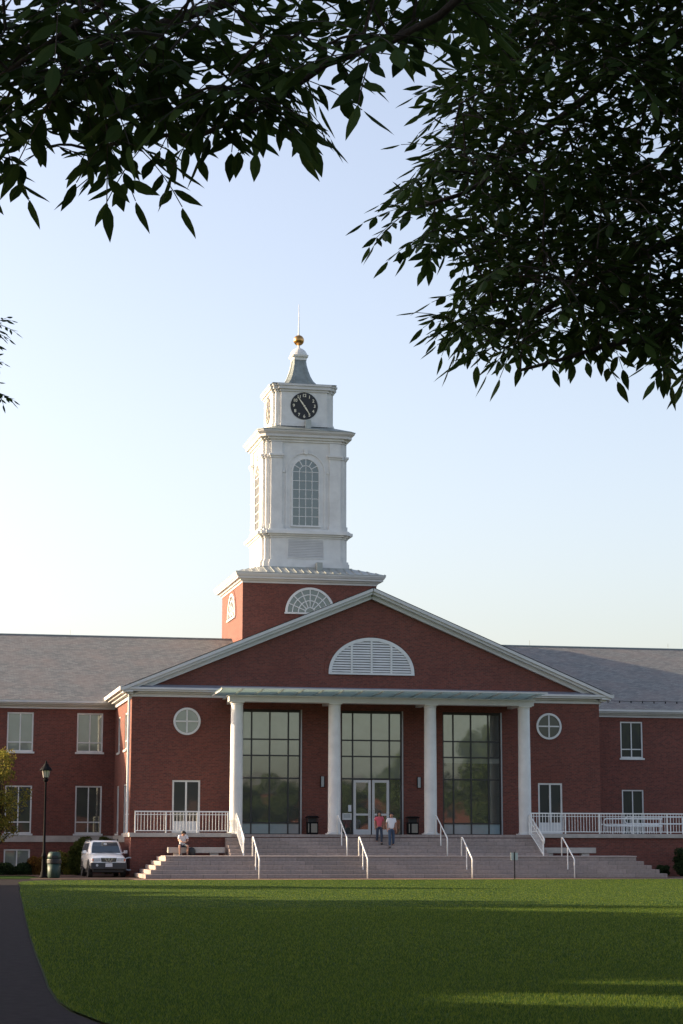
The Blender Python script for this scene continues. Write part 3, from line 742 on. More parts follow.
def picket_rail(name, x0, x1, y, z, label, post_every=1.72):
    r = empty(name, ((x0), y, z), label, 'railing')
    L = x1-x0
    MB().box(0, L, -.025, .025, .99, 1.05).box(0, L, -.018, .018, .86, .89).build('top_rail', 'rail_white', r)
    MB().box(0, L, -.02, .02, .08, .12).build('bottom_rail', 'rail_white', r)
    n_ = max(1, round(L/post_every))
    for i in range(n_+1):
        xx = min(L-.03, max(.03, L*i/n_)); MB().box(xx-.03, xx+.03, -.03, .03, 0, .985).build('post', 'rail_white', r)
    m_ = MB(); k = int(L/.155)
    for i in range(1, k):
        xx = L*i/k
        if min(abs(xx-L*j/n_) for j in range(n_+1)) < .06: continue
        m_.box(xx-.012, xx+.012, -.012, .012, .10, .985)
    m_.build('pickets', 'rail_white', r)
picket_rail('terrace_railing', -12.42, -7.82, -2.92, ZT+.06, 'white picket railing on the short terrace above the man on the bench')
picket_rail('terrace_railing', 7.60, 44.0, -2.92, ZT+.06, 'long white picket railing on the right terrace with ramp rails behind it', 1.84)
def stair_guard(x, label):
    r = empty('stair_guard', (x, -5.2, .98), label, 'railing', 'white picket guards at the ends of the upper flight')
    y0, y1 = 2.28, .0; zT = ZT-.98
    ztop = lambda y: .92+zT*min(1, max(0, (y-.05)/1.95))
    zbt = lambda y: .12+zT*min(1, max(0, (y-.25)/1.95))
    MB().tube([(0, y1-.12, ztop(0)-.28), (0, y1-.14, ztop(0)-.06), (0, y1, ztop(0)+.02), (0, y0-.1, ztop(y0)+.06), (0, y0, ztop(y0)+.02)], .035, 8).build('top_rail', 'rail_white', r, smooth=True)
    MB().tube([(0, y1, ztop(0)-.2), (0, y0, ztop(y0)-.2)], .022, 6).build('hand_bar', 'rail_white', r)
    MB().tube([(0, y1, zbt(0)), (0, y0, zbt(y0))], .022, 6).build('bottom_rail', 'rail_white', r)
    for y in (0.0, y0): MB().bar((0, y, 0 if y == 0 else zT), (0, y, ztop(y)), .032, 8).build('post', 'rail_white', r)
    m_ = MB()
    for i in range(1, 16):
        y = y1+(y0-y1)*i/16; m_.bar((0, y, zbt(y)), (0, y, ztop(y)), .011, 4)
    m_.build('pickets', 'rail_white', r)
stair_guard(-7.43, 'white picket stair guard beside the first column')
stair_guard(7.52, 'white picket stair guard beside the fourth column')
# ramp rails on the right terrace
def ramp_rail(x0, x1, y, z, zt, label, posts):
    r = empty('ramp_handrail', (x0, y, ZT+.06), label, 'handrail', 'white looped ramp rails on the right terrace')
    a, b_ = z-ZT-.06, zt-ZT-.06; h = (b_-a)/2; c_ = (a+b_)/2
    loop = [(x1-x0, 0, b_)]+[(h-h*math.sin(t), 0, c_+h*math.cos(t)) for t in [math.pi*i/10 for i in range(11)]]+[(x1-x0, 0, a)]
    MB().tube(loop, .038, 8).build('rail_loop', 'rail_white', r, smooth=True)
    for p in posts: MB().bar((p, 0, 0), (p, 0, b_), .032, 8).build('post', 'rail_white', r)
ramp_rail(12.9, 16.2, 1.2, 2.55, 2.93, 'white looped ramp rail, the nearer of two behind the terrace railing', (.5, 1.9, 3.2))
ramp_rail(14.6, 18.4, 2.6, 2.68, 3.05, 'white looped ramp rail, the farther of two behind the terrace railing', (.4, 2.6, 3.3, 3.7))
r = empty('ramp_fence', (12.9, 2.0, ZT+.06), 'low white picket fence along the ramp behind the looped rails', 'fence')
m_ = MB()
for i in range(26): m_.box(i*.13, i*.13+.03, 0, .03, .05, .52)
m_.build('pickets', 'rail_white', r); MB().box(-.05, 3.4, -.01, .04, .50, .56).build('top_rail', 'rail_white', r)
# ------------------------------------------------------------------ benches
def bench(x0, x1, label):
    r = empty('stone_bench', ((x0+x1)/2, -3.75, .98), label, 'bench', 'stone benches against the terrace wall'); h = (x1-x0)/2
    MB().box(-h, h, -.25, .25, .17, .44).build('seat', 'stone', r, bevel=.015)
    for s_ in (-1, 1): MB().box(s_*h*.64-.2, s_*h*.64+.2, -.18, .18, 0, .17).build('leg', 'stone', r, bevel=.01)
bench(-10.9, -8.15, 'long pale stone bench the man in white sits on')
bench(7.69, 10.66, 'empty stone bench against the right terrace wall')
# ------------------------------------------------------------------ porch receptacles
def receptacle(x, label):
    r = empty('litter_receptacle', (x, -.55, ZT), label, 'trash can', 'dark litter boxes on the porch')
    MB().box(-.27, .27, -.22, .22, .04, .62).box(-.24, .24, -.2, .2, 0, .04).build('body', 'dark_metal', r, bevel=.01)
    MB().box(-.27, -.23, -.22, -.18, .62, .84).box(.23, .27, -.22, -.18, .62, .84).box(-.27, -.23, .18, .22, .62, .84).box(.23, .27, .18, .22, .62, .84).box(-.2, .2, -.14, .14, .62, .83).build('frame', 'black', r)
    MB().sq((0, 0, 0), [(.31, .842), (.31, .87), (.22, .93)]).build('lid', 'dark_metal', r)
    MB().box(-.10, .21, -.235, -.221, .10, .55).build('panel', 'panel_beige', r); MB().box(-.25, -.20, -.232, -.221, .10, .55).build('panel', 'panel_beige', r)
receptacle(-3.18, 'dark litter box with beige panel on porch between first and second columns')
receptacle(2.04, 'dark litter box with beige panel on porch right of the entrance doors')
# ------------------------------------------------------------------ sign on a post
r = empty('post_sign', (4.57, -10.0, 0), 'small pale sign on a thin dark post at the lawn edge before the steps', 'sign')
MB().box(-.17, -.035, .0, .015, .86, 1.20).box(.035, .17, .0, .015, .86, 1.20).box(-.035, .035, .012, .015, .86, 1.2).build('sign_panel', 'sign_grey', r)
MB().box(-.022, .022, -.035, -.002, 0, 1.24).build('post', 'dark_metal', r)
tag(MB().box(-20.93, -20.33, -67.2, -67.12, -.004, .006).build('drain_strip', 'stone'), 'short pale strip set across the edge of the dark path', 'drain')
# fire connection ring on the side wall
r = tag(MB().tube([(-12.66+.28*math.cos(a), -3.05+0*a, .62+.30*math.sin(a)) for a in [R_(70+i*20) for i in range(12)]], .035, 8).bar((-13.5, -3.05, .58), (-12.9, -3.05, .58), .02).build('wall_pipe', 'sconce'), 'grey curved pipe at the terrace wall corner beside the car', 'pipe')

# ------------------------------------------------------------------ street lamp
r = empty('street_lamp', (-16.86, -5.0, 0), 'black post lamp with a glass lantern left of the parked car', 'street lamp')
p = MB().lathe((0, 0, 0), [(.20, 0), (.20, .06), (.15, .12), (.13, .25), (.10, .34), (.095, .8), (.085, .95), (.12, .98), (.12, 1.02), (.10, 1.04), (.10, 1.12), (.065, 1.16), (.055, 2.5), (.045, 4.35), (.06, 4.38), (.04, 4.44)], 16).build('post', 'dark_metal', r, smooth=True)
MB().lathe((0, 0, 0), [(.04, 4.44), (.10, 4.47), (.13, 4.55), (.06, 4.62), (.16, 4.66)], 12).build('lantern_cup', 'dark_metal', r)
g = MB().lathe((0, 0, 0), [(.14, 4.662), (.20, 4.98)], 8).build('lantern_glass', 'glass_lamp', r)
m_ = MB()
for i in range(8): a = 2*math.pi*i/8; m_.bar((.145*math.cos(a), .145*math.sin(a), 4.66), (.205*math.cos(a), .205*math.sin(a), 4.98), .010, 4)
m_.build('lantern_bars', 'dark_metal', g)
MB().lathe((0, 0, 0), [(.30, 4.982), (.31, 5.0), (.24, 5.10), (.14, 5.20), (.10, 5.30), (.05, 5.33), (.05, 5.38), (.02, 5.46)], 12).build('lantern_roof', 'dark_metal', r)
# ------------------------------------------------------------------ green bin
r = empty('trash_can', (-16.42, -5.6, 0), 'round dark green trash can with ribbed body beside the lamp post', 'trash can')
MB().lathe((0, 0, 0), [(.24, 0), (.28, .04), (.30, .30), (.31, .66)], 20).build('body', 'bin_green', r, smooth=True)
MB().lathe((0, 0, 0), [(.33, .662), (.34, .70), (.34, .84), (.33, .87)], 20).build('band', 'black', r)
MB().lathe((0, 0, 0), [(.31, .872), (.31, 1.02), (.27, 1.16), (.20, 1.21)], 20).build('lid', 'bin_green', r, smooth=True)
MB().box(-.14, .14, -.33, -.27, .9, 1.03).build('flap', 'black', r)

# ------------------------------------------------------------------ car
car = empty('parked_car', (-13.72, -3.9, 0), 'white sport utility vehicle parked facing the lawn at the corner of the hall', 'car', rz=R_(1.5)); car.scale = (.97, 1, 1.05)
def loft(rings, caps=True):
    m_ = MB(); n_ = len(rings[0])
    for r_i in rings: m_.v += [Vector(p) for p in r_i]
    for i in range(len(rings)-1):
        for j in range(n_):
            a = i*n_+j; b_ = i*n_+(j+1) % n_; m_.f.append((a, b_, b_+n_, a+n_))
    if caps: m_.f.append(tuple(range(n_))); e = (len(rings)-1)*n_; m_.f.append(tuple(range(e, e+n_)))
    return m_
def bring(y, w, zb, zt, cr=.05):
    zm = (zb+zt)/2
    return [(-w*.93, y, zb), (-w, y, zb+.12), (-w, y, zm+.08), (-w*.97, y, zt-.10), (-w*.84, y, zt-.01), (-w*.4, y, zt+cr*.7), (0, y, zt+cr), (w*.4, y, zt+cr*.7), (w*.84, y, zt-.01), (w*.97, y, zt-.10), (w, y, zm+.08), (w, y, zb+.12), (w*.93, y, zb)]
body = loft([bring(0, .72, .56, .78, .01), bring(.05, .82, .50, .86, .02), bring(.22, .87, .44, .93, .04), bring(.7, .90, .36, 1.0, .05), bring(1.15, .91, .36, 1.05, .05), bring(1.3, .91, .36, 1.07, .02), bring(3.9, .91, .36, 1.08, .02), bring(4.35, .88, .42, 1.05, .02), bring(4.45, .80, .5, .98, .01)])
bo = body.build('body', 'car_paint', car); smooth_by_angle(bo, 45)
def cring(y, w, z, zt):  # horizontal slices of the cabin, from beltline to roof
    return None
cab = MB()
sl_ = [(1.05, 1.12, 4.38, .86), (1.40, 1.50, 4.28, .79), (1.60, 1.78, 4.20, .72), (1.665, 2.0, 4.05, .62)]
rings = []
for z, ya, yb, w in sl_:
    c_ = .10
    rings.append([(-w+c_, ya, z), (w-c_, ya, z), (w, ya+c_*2, z), (w, yb-c_, z), (w-c_, yb, z), (-w+c_, yb, z), (-w, yb-c_, z), (-w, ya+c_*2, z)])
cabm = loft(rings); cb = cabm.build('cabin', 'car_paint', car); smooth_by_angle(cb, 35)
def lerp(a, b_, t): return tuple(a[i]+(b_[i]-a[i])*t for i in range(len(a)))
# windscreen: slightly proud of the cabin front between z 1.08 and 1.58
def wsy(z):
    for (z0, a0, _, w0), (z1, a1, _, w1) in zip(sl_, sl_[1:]):
        if z <= z1: t = (z-z0)/(z1-z0); return a0+(a1-a0)*t, w0+(w1-w0)*t
m_ = MB(); zs = [1.09, 1.25, 1.40, 1.5, 1.58]; pr = []
for z in zs:
    y, w = wsy(z); pr.append([(-w+.13, y-.012, z), (w-.13, y-.012, z)])
for a, b_ in zip(pr, pr[1:]): m_.poly([a[0], a[1], b_[1], b_[0]])
for a, b_ in zip(pr, pr[1:]): m_.poly([(p[0], p[1]-.006, p[2]) for p in (a[0], a[1], b_[1], b_[0])])
m_.build('windscreen', 'glass_car', car)
for s_ in (-1, 1):
    m_ = MB()
    for (y0, y1) in ((1.9, 2.75), (2.83, 3.5), (3.58, 4.1)):
        a, b_ = wsy(1.14)[1], wsy(1.52)[1]
        q = [(s_*(a+.012), y0-(.25 if y0 < 2 else 0), 1.14), (s_*(a+.012), y1, 1.14), (s_*(b_+.014), y1, 1.52), (s_*(b_+.014), y0, 1.52)]
        m_.poly(q)
    m_.build('side_window', 'glass_car', car)
    hd = MB().prism(frm((0, .03, 0), (1, 0, 0), (0, -1, 0)), [(s_*.40, .72), (s_*.78, .70), (s_*.80, .86), (s_*.42, .86)], -.06, .045).build('headlight', 'car_light', car)
    MB().prism(frm((0, .03, 0), (1, 0, 0), (0, -1, 0)), [(s_*.75, .73), (s_*.80, .73), (s_*.815, .83), (s_*.755, .83)], -.1, .052).build('indicator', 'car_orange', hd)
    mr = MB().box(*sorted((s_*.93, s_*1.12)), 1.50, 1.62, 1.06, 1.20).box(*sorted((s_*.84, s_*.94)), 1.54, 1.60, 1.08, 1.12).build('door_mirror', 'car_paint', car, bevel=.02)
    for y in (.82, 3.55):
        wx = s_*.80
        FWh = frm((wx, 0, 0), (0, 1, 0), (s_, 0, 0))
        t_ = MB().ring(FWh, y, .36, .20, .36, 0, 2*math.pi, -.09, .125, n_=24).build('wheel', 'tyre', car)
        MB().disc(FWh, y, .36, .205, 0, 2*math.pi, -.02, .09, n_=20).build('rim', 'car_chrome', t_)
        MB().ring(FWh, y, .36, .37, .45, R_(-8), R_(188), .05, .135, n_=20).build('wheel_arch', 'car_plastic', car)
    MB().box(*sorted((s_*.66, s_*.70)), 1.95, 4.0, 1.70, 1.73).box(*sorted((s_*.66, s_*.70)), 2.0, 2.06, 1.63, 1.70).box(*sorted((s_*.66, s_*.70)), 3.9, 3.96, 1.63, 1.70).build('roof_rail', 'car_plastic', car)
MB().prism(frm((0, 0, 0), (1, 0, 0), (0, -1, 0)), [(-.86, .36), (.86, .36), (.89, .46), (.87, .66), (-.87, .66), (-.89, .46)], -.25, .10).build('bumper', 'car_plastic', car, bevel=.03)
MB().box(-.75, .75, .05, .3, .24, .358).build('air_dam', 'black', car)
gr = MB().prism(frm((0, .0, 0), (1, 0, 0), (0, -1, 0)), [(-.36, .70), (.36, .70), (.39, .87), (-.39, .87)], -.04, .03).build('grille', 'black', car)
m_ = MB(); Fc = frm((0, 0, 0), (1, 0, 0), (0, -1, 0))
for s_ in (-1, 1):
    m_.prism(Fc, [(s_*.05, .705), (s_*.11, .705), (s_*.22, .868), (s_*.15, .868)], .031, .045)
m_.prism(Fc, [(-.36, .845), (.36, .845), (.37, .87), (-.37, .87)], .031, .04).boxf(Fc, -.36, -.13, .031, .038, .77, .785).boxf(Fc, .13, .36, .031, .038, .77, .785)
m_.disc(Fc, 0, .79, .05, 0, 2*math.pi, .031, .05, n_=16)
m_.build('grille_trim', 'car_chrome', gr)
MB().box(-.17, .17, -.125, -.102, .47, .63).build('licence_plate', 'plate_white', car)
for s_ in (-1,): MB().disc(frm((s_*.58, 0, 0), (1, 0, 0), (0, -1, 0)), 0, .54, .06, 0, 2*math.pi, .1, .112, n_=16).build('fog_light', 'car_light', car)
MB().tube([(-.45, 1.14, 1.10), (0, 1.10, 1.13), (.3, 1.2, 1.16)], .008, 4).build('wiper', 'black', car)
MB().box(-.09, .07, 1.50, 1.505, 1.46, 1.53).build('windscreen_tag', 'plate_white', car)
MB().box(-.8, .8, .5, 4.2, .2, .37).build('underbody', 'black', car)

# ------------------------------------------------------------------ people
def skin_mesh(name, verts, edges, radii, root, mat, parent, sub=1, extra=None):
    me = bpy.data.meshes.new(name); me.from_pydata(verts, edges, [])
    o = bpy.data.objects.new(name, me); COL.objects.link(o)
    md = o.modifiers.new('s', 'SKIN'); md.use_smooth_shade = True
    for i, r in enumerate(radii):
        rr = r if hasattr(r, '__len__') else (r, r); me.skin_vertices[0].data[i].radius = rr
    me.skin_vertices[0].data[root].use_root = True
    sb = o.modifiers.new('b', 'SUBSURF'); sb.levels = sub; sb.render_levels = sub
    bpy.context.view_layer.update()
    dg = bpy.context.evaluated_depsgraph_get(); m2 = bpy.data.meshes.new_from_object(o.evaluated_get(dg))
    bpy.data.objects.remove(o); bpy.data.meshes.remove(me)
    if extra:
        bm = bmesh.new(); bm.from_mesh(m2)
        tmp = bpy.data.meshes.new('x'); tmp.from_pydata([tuple(v) for v in extra.v], [], extra.f); bm.from_mesh(tmp); bm.to_mesh(m2); bm.free(); bpy.data.meshes.remove(tmp)
    m2.polygons.foreach_set('use_smooth', [True]*len(m2.polygons)); m2.materials.clear(); m2.materials.append(MAT[mat]); m2.name = name
    o = bpy.data.objects.new(name, m2); COL.objects.link(o); o.parent = parent; return o
def person(loc, rz, H, J, label, top, bottom, longs=False, hairlong=False, shorts=False, female=False):
    """J: dict of joints (metres, facing -Y)"""
    p = empty('person', loc, label, 'person', rz=rz)
    s_ = H/1.75
    P = {k: Vector(v)*s_ for k, v in J.items()}
    names_ = ['pelvis', 'waist', 'chest', 'neck', 'chin', 'skull', 'crown']
    R = {'pelvis': (.155, .11), 'waist': (.115, .080), 'chest': (.138, .088), 'neck': .055, 'chin': (.070, .080), 'skull': (.080, .098), 'crown': (.055, .065)}
    V = [P[k] for k in names_]; E = [(i, i+1) for i in range(6)]; Rd = [R[k] for k in names_]
    ex = MB()
    for sd in 'lr':
        b_ = len(V)
        V += [P['sh'+sd], P['el'+sd], P['wr'+sd], P['ha'+sd]]; E += [(2, b_), (b_, b_+1), (b_+1, b_+2), (b_+2, b_+3)]; Rd += [.055, .040, .028, (.040, .022)]
        b2 = len(V)
        V += [P['hip'+sd], P['kn'+sd], P['an'+sd], P['toe'+sd]]; E += [(0, b2), (b2, b2+1), (b2+1, b2+2), (b2+2, b2+3)]; Rd += [.085, .058, .038, (.040, .03)]
        h = P['ha'+sd]; d = (h-P['wr'+sd]).normalized(); sx = 1 if sd == 'l' else -1
        w_ = Vector((0, 1, 0)) if abs(d.z) > .5 else Vector((1, 0, 0))
        for i, L in enumerate((.062, .075, .080, .072)):
            o_ = h+w_*((i-1.5)*.019)+d*.02; m1 = o_+d*L*.55; m2 = m1+(d*.8+Vector((0, -.35, -.1))).normalized()*L*.5
            ex.tube([o_-d*.02, m1, m2], [.010, .009, .007], 5)
        o_ = h-w_*.03-d*.02; ex.tube([o_, o_-w_*.025+d*.03, o_-w_*.03+d*.06], [.012, .010, .008], 5)
    Rd = [tuple(x*s_ for x in r) if hasattr(r, '__len__') else r*s_ for r in Rd]
    # face: nose, ears, brow as small lumps
    hd = (P['crown']-P['chin']).normalized(); fw = P['face'].normalized()-hd*P['face'].normalized().dot(hd); fw.normalize(); sdv = hd.cross(fw)
    c_ = P['skull']-hd*.01
    nb = c_+fw*.092*s_-hd*.03
    ex.tube([nb+hd*.035, nb+fw*.022-hd*.005, nb-hd*.012], [.010, .016, .012], 6)
    for q in (-1, 1): ex.tube([c_+sdv*q*.078*s_+hd*.02-hd*.02, c_+sdv*q*.092*s_+hd*.0-hd*.02, c_+sdv*q*.082*s_-hd*.055], [.012, .017, .009], 6)
    skin_mesh('body', [tuple(v) for v in V], E, Rd, 0, 'skin', p, 2, ex)
    # eyes and mouth
    e_ = MB()
    for q in (-1, 1): e_.tube([c_+fw*.088*s_+sdv*q*.03, c_+fw*.096*s_+sdv*q*.03], [.010, .004], 6)
    e_.tube([c_+fw*.088*s_-hd*.07+sdv*-.02, c_+fw*.094*s_-hd*.072, c_+fw*.088*s_-hd*.07+sdv*.02], .005, 5)
    e_.build('facial_features', 'hair', p)
    # hair cap
    hr = MB(); cc = c_+hd*.025-fw*.012
    rows_ = 8; cols_ = 16; k = 0
    for i in range(rows_+1):
        th = math.pi*.62*i/rows_
        for j in range(cols_):
            a = 2*math.pi*j/cols_
            dirv = hd*math.cos(th)+(sdv*math.cos(a)+fw*math.sin(a))*math.sin(th)
            f_ = max(0, math.sin(a))*max(0, th-.9)*.07
            ext = (.07 if hairlong and math.sin(a) < .3 and i == rows_ else 0)
            hr.v.append(cc+(dirv*(.122-f_))*s_-hd*ext)
    for i in range(rows_):
        for j in range(cols_):
            a = i*cols_+j; b_ = i*cols_+(j+1) % cols_
            if i >= 6 and 2 <= j <= 6: continue
            hr.f.append((a, b_, b_+cols_, a+cols_))
    hr.build('hair', 'hair', p, smooth=True)
    # shirt
    V = [P['pelvis']*1.0-(P['waist']-P['pelvis'])*.35, P['waist'], P['chest'], P['chest']*.28+P['neck']*.72]; E = [(0, 1), (1, 2), (2, 3)]
    Rd = [(.170, .125), (.150 if not female else .132, .112), (.182, .130), (.100, .088)]
    for sd in 'lr':
        b_ = len(V); el = P['el'+sd]; sh = P['sh'+sd]; end = sh+(el-sh)*(.72 if not longs else 1)
        V += [sh, end]; E += [(2, b_), (b_, b_+1)]; Rd += [.070, .064]
        if longs: V += [P['wr'+sd]*.9+el*.1]; E += [(b_+1, b_+2)]; Rd += [.042]
    Rd = [tuple(x*s_ for x in r) if hasattr(r, '__len__') else r*s_ for r in Rd]
    skin_mesh('shirt', [tuple(v) for v in V], E, Rd, 0, top, p, 2)
    V = [P['pelvis']-Vector((0, 0, .0)), P['pelvis']*.6+P['waist']*.4]; E = [(0, 1)]; Rd = [(.168, .122), (.150, .108)]
    for sd in 'lr':
        b_ = len(V); V += [P['hip'+sd], P['kn'+sd]]; E += [(0, b_), (b_, b_+1)]; Rd += [.098, .076 if not shorts else .088]
        if not shorts: V += [P['an'+sd]+Vector((0, 0, .01))]; E += [(b_+1, b_+2)]; Rd += [.062]
    Rd = [tuple(x*s_ for x in r) if hasattr(r, '__len__') else r*s_ for r in Rd]
    skin_mesh('trousers' if not shorts else 'shorts', [tuple(v) for v in V], E, Rd, 0, bottom, p, 2)
    for sd in 'lr':
        a, t = P['an'+sd], P['toe'+sd]; d = (t-a); d.z = 0; d.normalize()
        fz = t.z-.035
        MB().tube([a+Vector((0, 0, .01))-d*.02, a-d*.035-Vector((0, 0, .03)), Vector((a.x, a.y, fz+.045))+d*.05, t+Vector((0, 0, .008)), t+d*.05], [.045, .055, .052, .045, .02], 10).build('shoe', 'shoe', p, smooth=True)
    return p
walkJ = dict(pelvis=(0, 0, .96), waist=(0, -.01, 1.10), chest=(0, -.02, 1.32), neck=(0, -.03, 1.50), chin=(0, -.055, 1.56), skull=(0, -.045, 1.64), crown=(0, -.03, 1.71), face=(0, -1, -.1),
    shl=(.185, -.02, 1.43), ell=(.235, .04, 1.17), wrl=(.235, -.06, .93), hal=(.235, -.085, .86), shr=(-.185, -.02, 1.43), elr=(-.235, .02, 1.17), wrr=(-.24, -.10, .94), har=(-.24, -.13, .87),
    hipl=(.095, 0, .92), knl=(.11, -.12, .52), anl=(.10, -.14, .10), toel=(.11, -.27, .045), hipr=(-.095, 0, .92), knr=(-.10, .03, .50), anr=(-.10, .14, .19), toer=(-.11, .03, .11))
# the woman stands on tread z 1.69 (fourth step), the man one below
person((-.42, -3.62, 1.55), R_(-4), 1.62, {**walkJ, 'face': (.25, -1, -.05)}, 'woman in a pink top and blue jeans walking down the steps', 'pink', 'denim_dark', hairlong=True, female=True)
mj = dict(walkJ); mj.update(face=(-.2, -1, -.6), skull=(-.01, -.075, 1.635), chin=(-.005, -.075, 1.55), crown=(-.01, -.08, 1.71), knr=(-.10, -.10, .52), anr=(-.11, -.10, .10), toer=(-.12, -.23, .045), knl=(.11, .02, .50), anl=(.13, .12, .19), toel=(.14, .01, .11))
person((.10, -4.0, 1.38), R_(2), 1.74, mj, 'man in a white short-sleeved shirt and jeans walking down the steps', 'shirt_white', 'denim')
sitJ = dict(pelvis=(0, .05, .53), waist=(0, .0, .68), chest=(0, -.10, .90), neck=(0, -.19, 1.05), chin=(0, -.285, 1.03), skull=(0, -.31, 1.11), crown=(0, -.35, 1.175), face=(0, -.7, -1),
    shl=(.18, -.14, .99), ell=(.23, -.28, .76), wrl=(.11, -.48, .72), hal=(.05, -.52, .70), shr=(-.18, -.14, .99), elr=(-.23, -.28, .76), wrr=(-.11, -.48, .72), har=(-.05, -.52, .69),
    hipl=(.10, .02, .51), knl=(.20, -.42, .52), anl=(.19, -.38, .10), toel=(.22, -.50, .045), hipr=(-.10, .02, .51), knr=(-.20, -.42, .52), anr=(-.19, -.40, .10), toer=(-.22, -.52, .045))
person((-10.20, -3.85, .98), R_(3), 1.72, sitJ, 'man in white shirt and dark shorts sitting bent forward on the stone bench', 'shirt_white', 'denim_dark', shorts=True)
r = tag(MB().lathe((0, 0, 0), [(.15, 0), (.19, .05), (.19, .28), (.14, .40), (.04, .44)], 12, sy=.7).build('backpack', 'black', smooth=True), 'black backpack set down beside the man on the stone bench', 'bag')
r.location = (-9.78, -4.12, .98)
b2 = MB().tube([(-.08, -.13, .36), (-.1, -.19, .22), (-.08, -.14, .06)], .015, 5).build('strap', 'black', r)

# ------------------------------------------------------------------ foliage generators
def rnd_unit(rg):
    v = rg.normal(size=3); return v/np.linalg.norm(v)
def leaf_cloud(name, centers, radii, n_per, size, mat, parent, seed=0, flat=.75, aspect=.45):
    """many small four-sided leaves scattered inside leaf clumps"""
    rg = np.random.default_rng(seed); C_ = []
    for (c_, r) in zip(centers, radii):
        k = int(n_per*(r if not hasattr(r, '__len__') else r[0])**2)
        d = rg.normal(size=(k, 3)); d /= np.linalg.norm(d, axis=1)[:, None]
        q = d*(rg.random(k)**.45)[:, None]*r; q[:, 2] *= flat
        C_.append(q+np.array(c_))
    P = np.concatenate(C_); N = len(P)
    a = rg.normal(size=(N, 3)); a[:, 2] -= .3; a /= np.linalg.norm(a, axis=1)[:, None]
    b_ = rg.normal(size=(N, 3)); b_ -= (b_*a).sum(1)[:, None]*a; b_ /= np.linalg.norm(b_, axis=1)[:, None]
    L = size*(.6+.8*rg.random(N))[:, None]
    V = np.stack([P-a*L*.5, P+b_*L*aspect*.5, P+a*L*.5, P-b_*L*aspect*.5], 1).reshape(-1, 3)
    me = bpy.data.meshes.new(name); me.vertices.add(4*N); me.vertices.foreach_set('co', V.astype(np.float32).ravel())
    me.loops.add(4*N); me.loops.foreach_set('vertex_index', np.arange(4*N, dtype=np.int32)); me.polygons.add(N); me.polygons.foreach_set('loop_start', np.arange(0, 4*N, 4, dtype=np.int32))
    me.update(calc_edges=True); me.materials.append(MAT[mat]); o = bpy.data.objects.new(name, me); COL.objects.link(o); o.parent = parent; return o
def broad_tree(loc, H, Rc, label, group, mat, seed, n_per=260, size=.22, clumps=38, trunk_h=None, name='tree', cat='tree'):
    rg = np.random.default_rng(seed); root = empty(name, loc, label, cat, group)
    th = trunk_h or H*.28; cz = (H+th)/2; hz = (H-th)/2
    cs, rs_ = [], []
    for i in range(clumps):
        d = rnd_unit(rg); t = rg.random()**.4
        zz = d[2]*t; wid = math.sqrt(max(.1, 1-(zz*.9)**2))*(1.0 if zz < 0 else .92)
        cs.append((d[0]*t*Rc*wid*.85, d[1]*t*Rc*wid*.85, cz+zz*hz*.9)); rs_.append(Rc*(.16+.18*rg.random()))
    tk = MB().tube([(0, 0, 0), (.05, 0, th*.5), (0, .08, th), (.1, 0, cz), (0, 0, H*.85)], [H*.026, H*.019, H*.016, H*.010, H*.003], 9)
    for c_ in cs[::2]:
        z0 = th*.8+(c_[2]-th*.8)*.35; z0 = max(th*.7, min(z0, H*.75))
        tk.tube([(0, 0, z0), (c_[0]*.5, c_[1]*.5, z0+(c_[2]-z0)*.55), c_], [H*.008, H*.005, H*.0015], 5)
    tk.build('trunk', 'bark', root, smooth=True)
    leaf_cloud('crown', cs, rs_, n_per, size, mat, root, seed+5)
    return root
def compound_leaf(V, Fc, base, d, up, nl, L, rg):
    """pinnate leaf: rachis from base along d with paired pointed leaflets and one at the tip"""
    side = d.cross(up)
    if side.length < .05: side = d.orthogonal()
    side.normalize(); nrm = side.cross(d).normalized()
    rl = L*(.55+.33*nl)
    def leaflet(b0, dr, l):
        dr = dr.normalized(); w = nrm.cross(dr).normalized(); w = (w+nrm*rg.uniform(-.5, .5)).normalized()
        nn = w.cross(dr); k = len(V); hw = l*rg.uniform(.165, .215)
        f_ = nn*hw*.30; V.append(b0+dr*l*.03)
        for q_, (t_, wd) in enumerate(((.16, .58), (.36, 1.0), (.60, .90), (.82, .46))):
            mm = b0+dr*l*t_+Vector((0, 0, -l*.10*t_*t_))
            V.extend([mm-w*hw*wd+f_*wd, mm, mm+w*hw*wd+f_*wd])
        V.append(b0+dr*l+Vector((0, 0, -l*.12)))
        Fc.extend([(k, k+1, k+2), (k, k+2, k+3), (k+10, k+13, k+11), (k+11, k+13, k+12)])
        for q_ in range(3):
            c3 = k+1+3*q_; Fc.extend([(c3, c3+3, c3+4, c3+1), (c3+1, c3+4, c3+5, c3+2)])
    pos = base.copy(); dd = d.copy(); pts = [pos.copy()]
    np_ = nl//2
    pos = pos+dd*rl*.22; pts.append(pos.copy())
    for i in range(np_):
        for s_ in (-1, 1):
            dr = dd*.62+side*s_*.85+Vector((rg.uniform(-.2, .2), rg.uniform(-.2, .2), rg.uniform(-.35, .05)))
            leaflet(pos, dr, L*rg.uniform(.78, 1.08)*(.85+.15*i))
        dd = (dd+Vector((0, 0, -.12))).normalized(); pos = pos+dd*rl*.78/max(1, np_); pts.append(pos.copy())
    leaflet(pos, dd+Vector((rg.uniform(-.15, .15), rg.uniform(-.15, .15), -.1)), L*1.15)
    return pts
def inpoly(x, y, P):
    c_ = False; j = len(P)-1
    for i in range(len(P)):
        if (P[i][1] > y) != (P[j][1] > y) and x < (P[j][0]-P[i][0])*(y-P[i][1])/(P[j][1]-P[i][1])+P[i][0]: c_ = not c_
        j = i
    return c_
def ray(px, py, dist):
    d = cF*2001.488+cR*(px-341.5)-cU*(py-512); d.normalize(); return CAM+d*dist
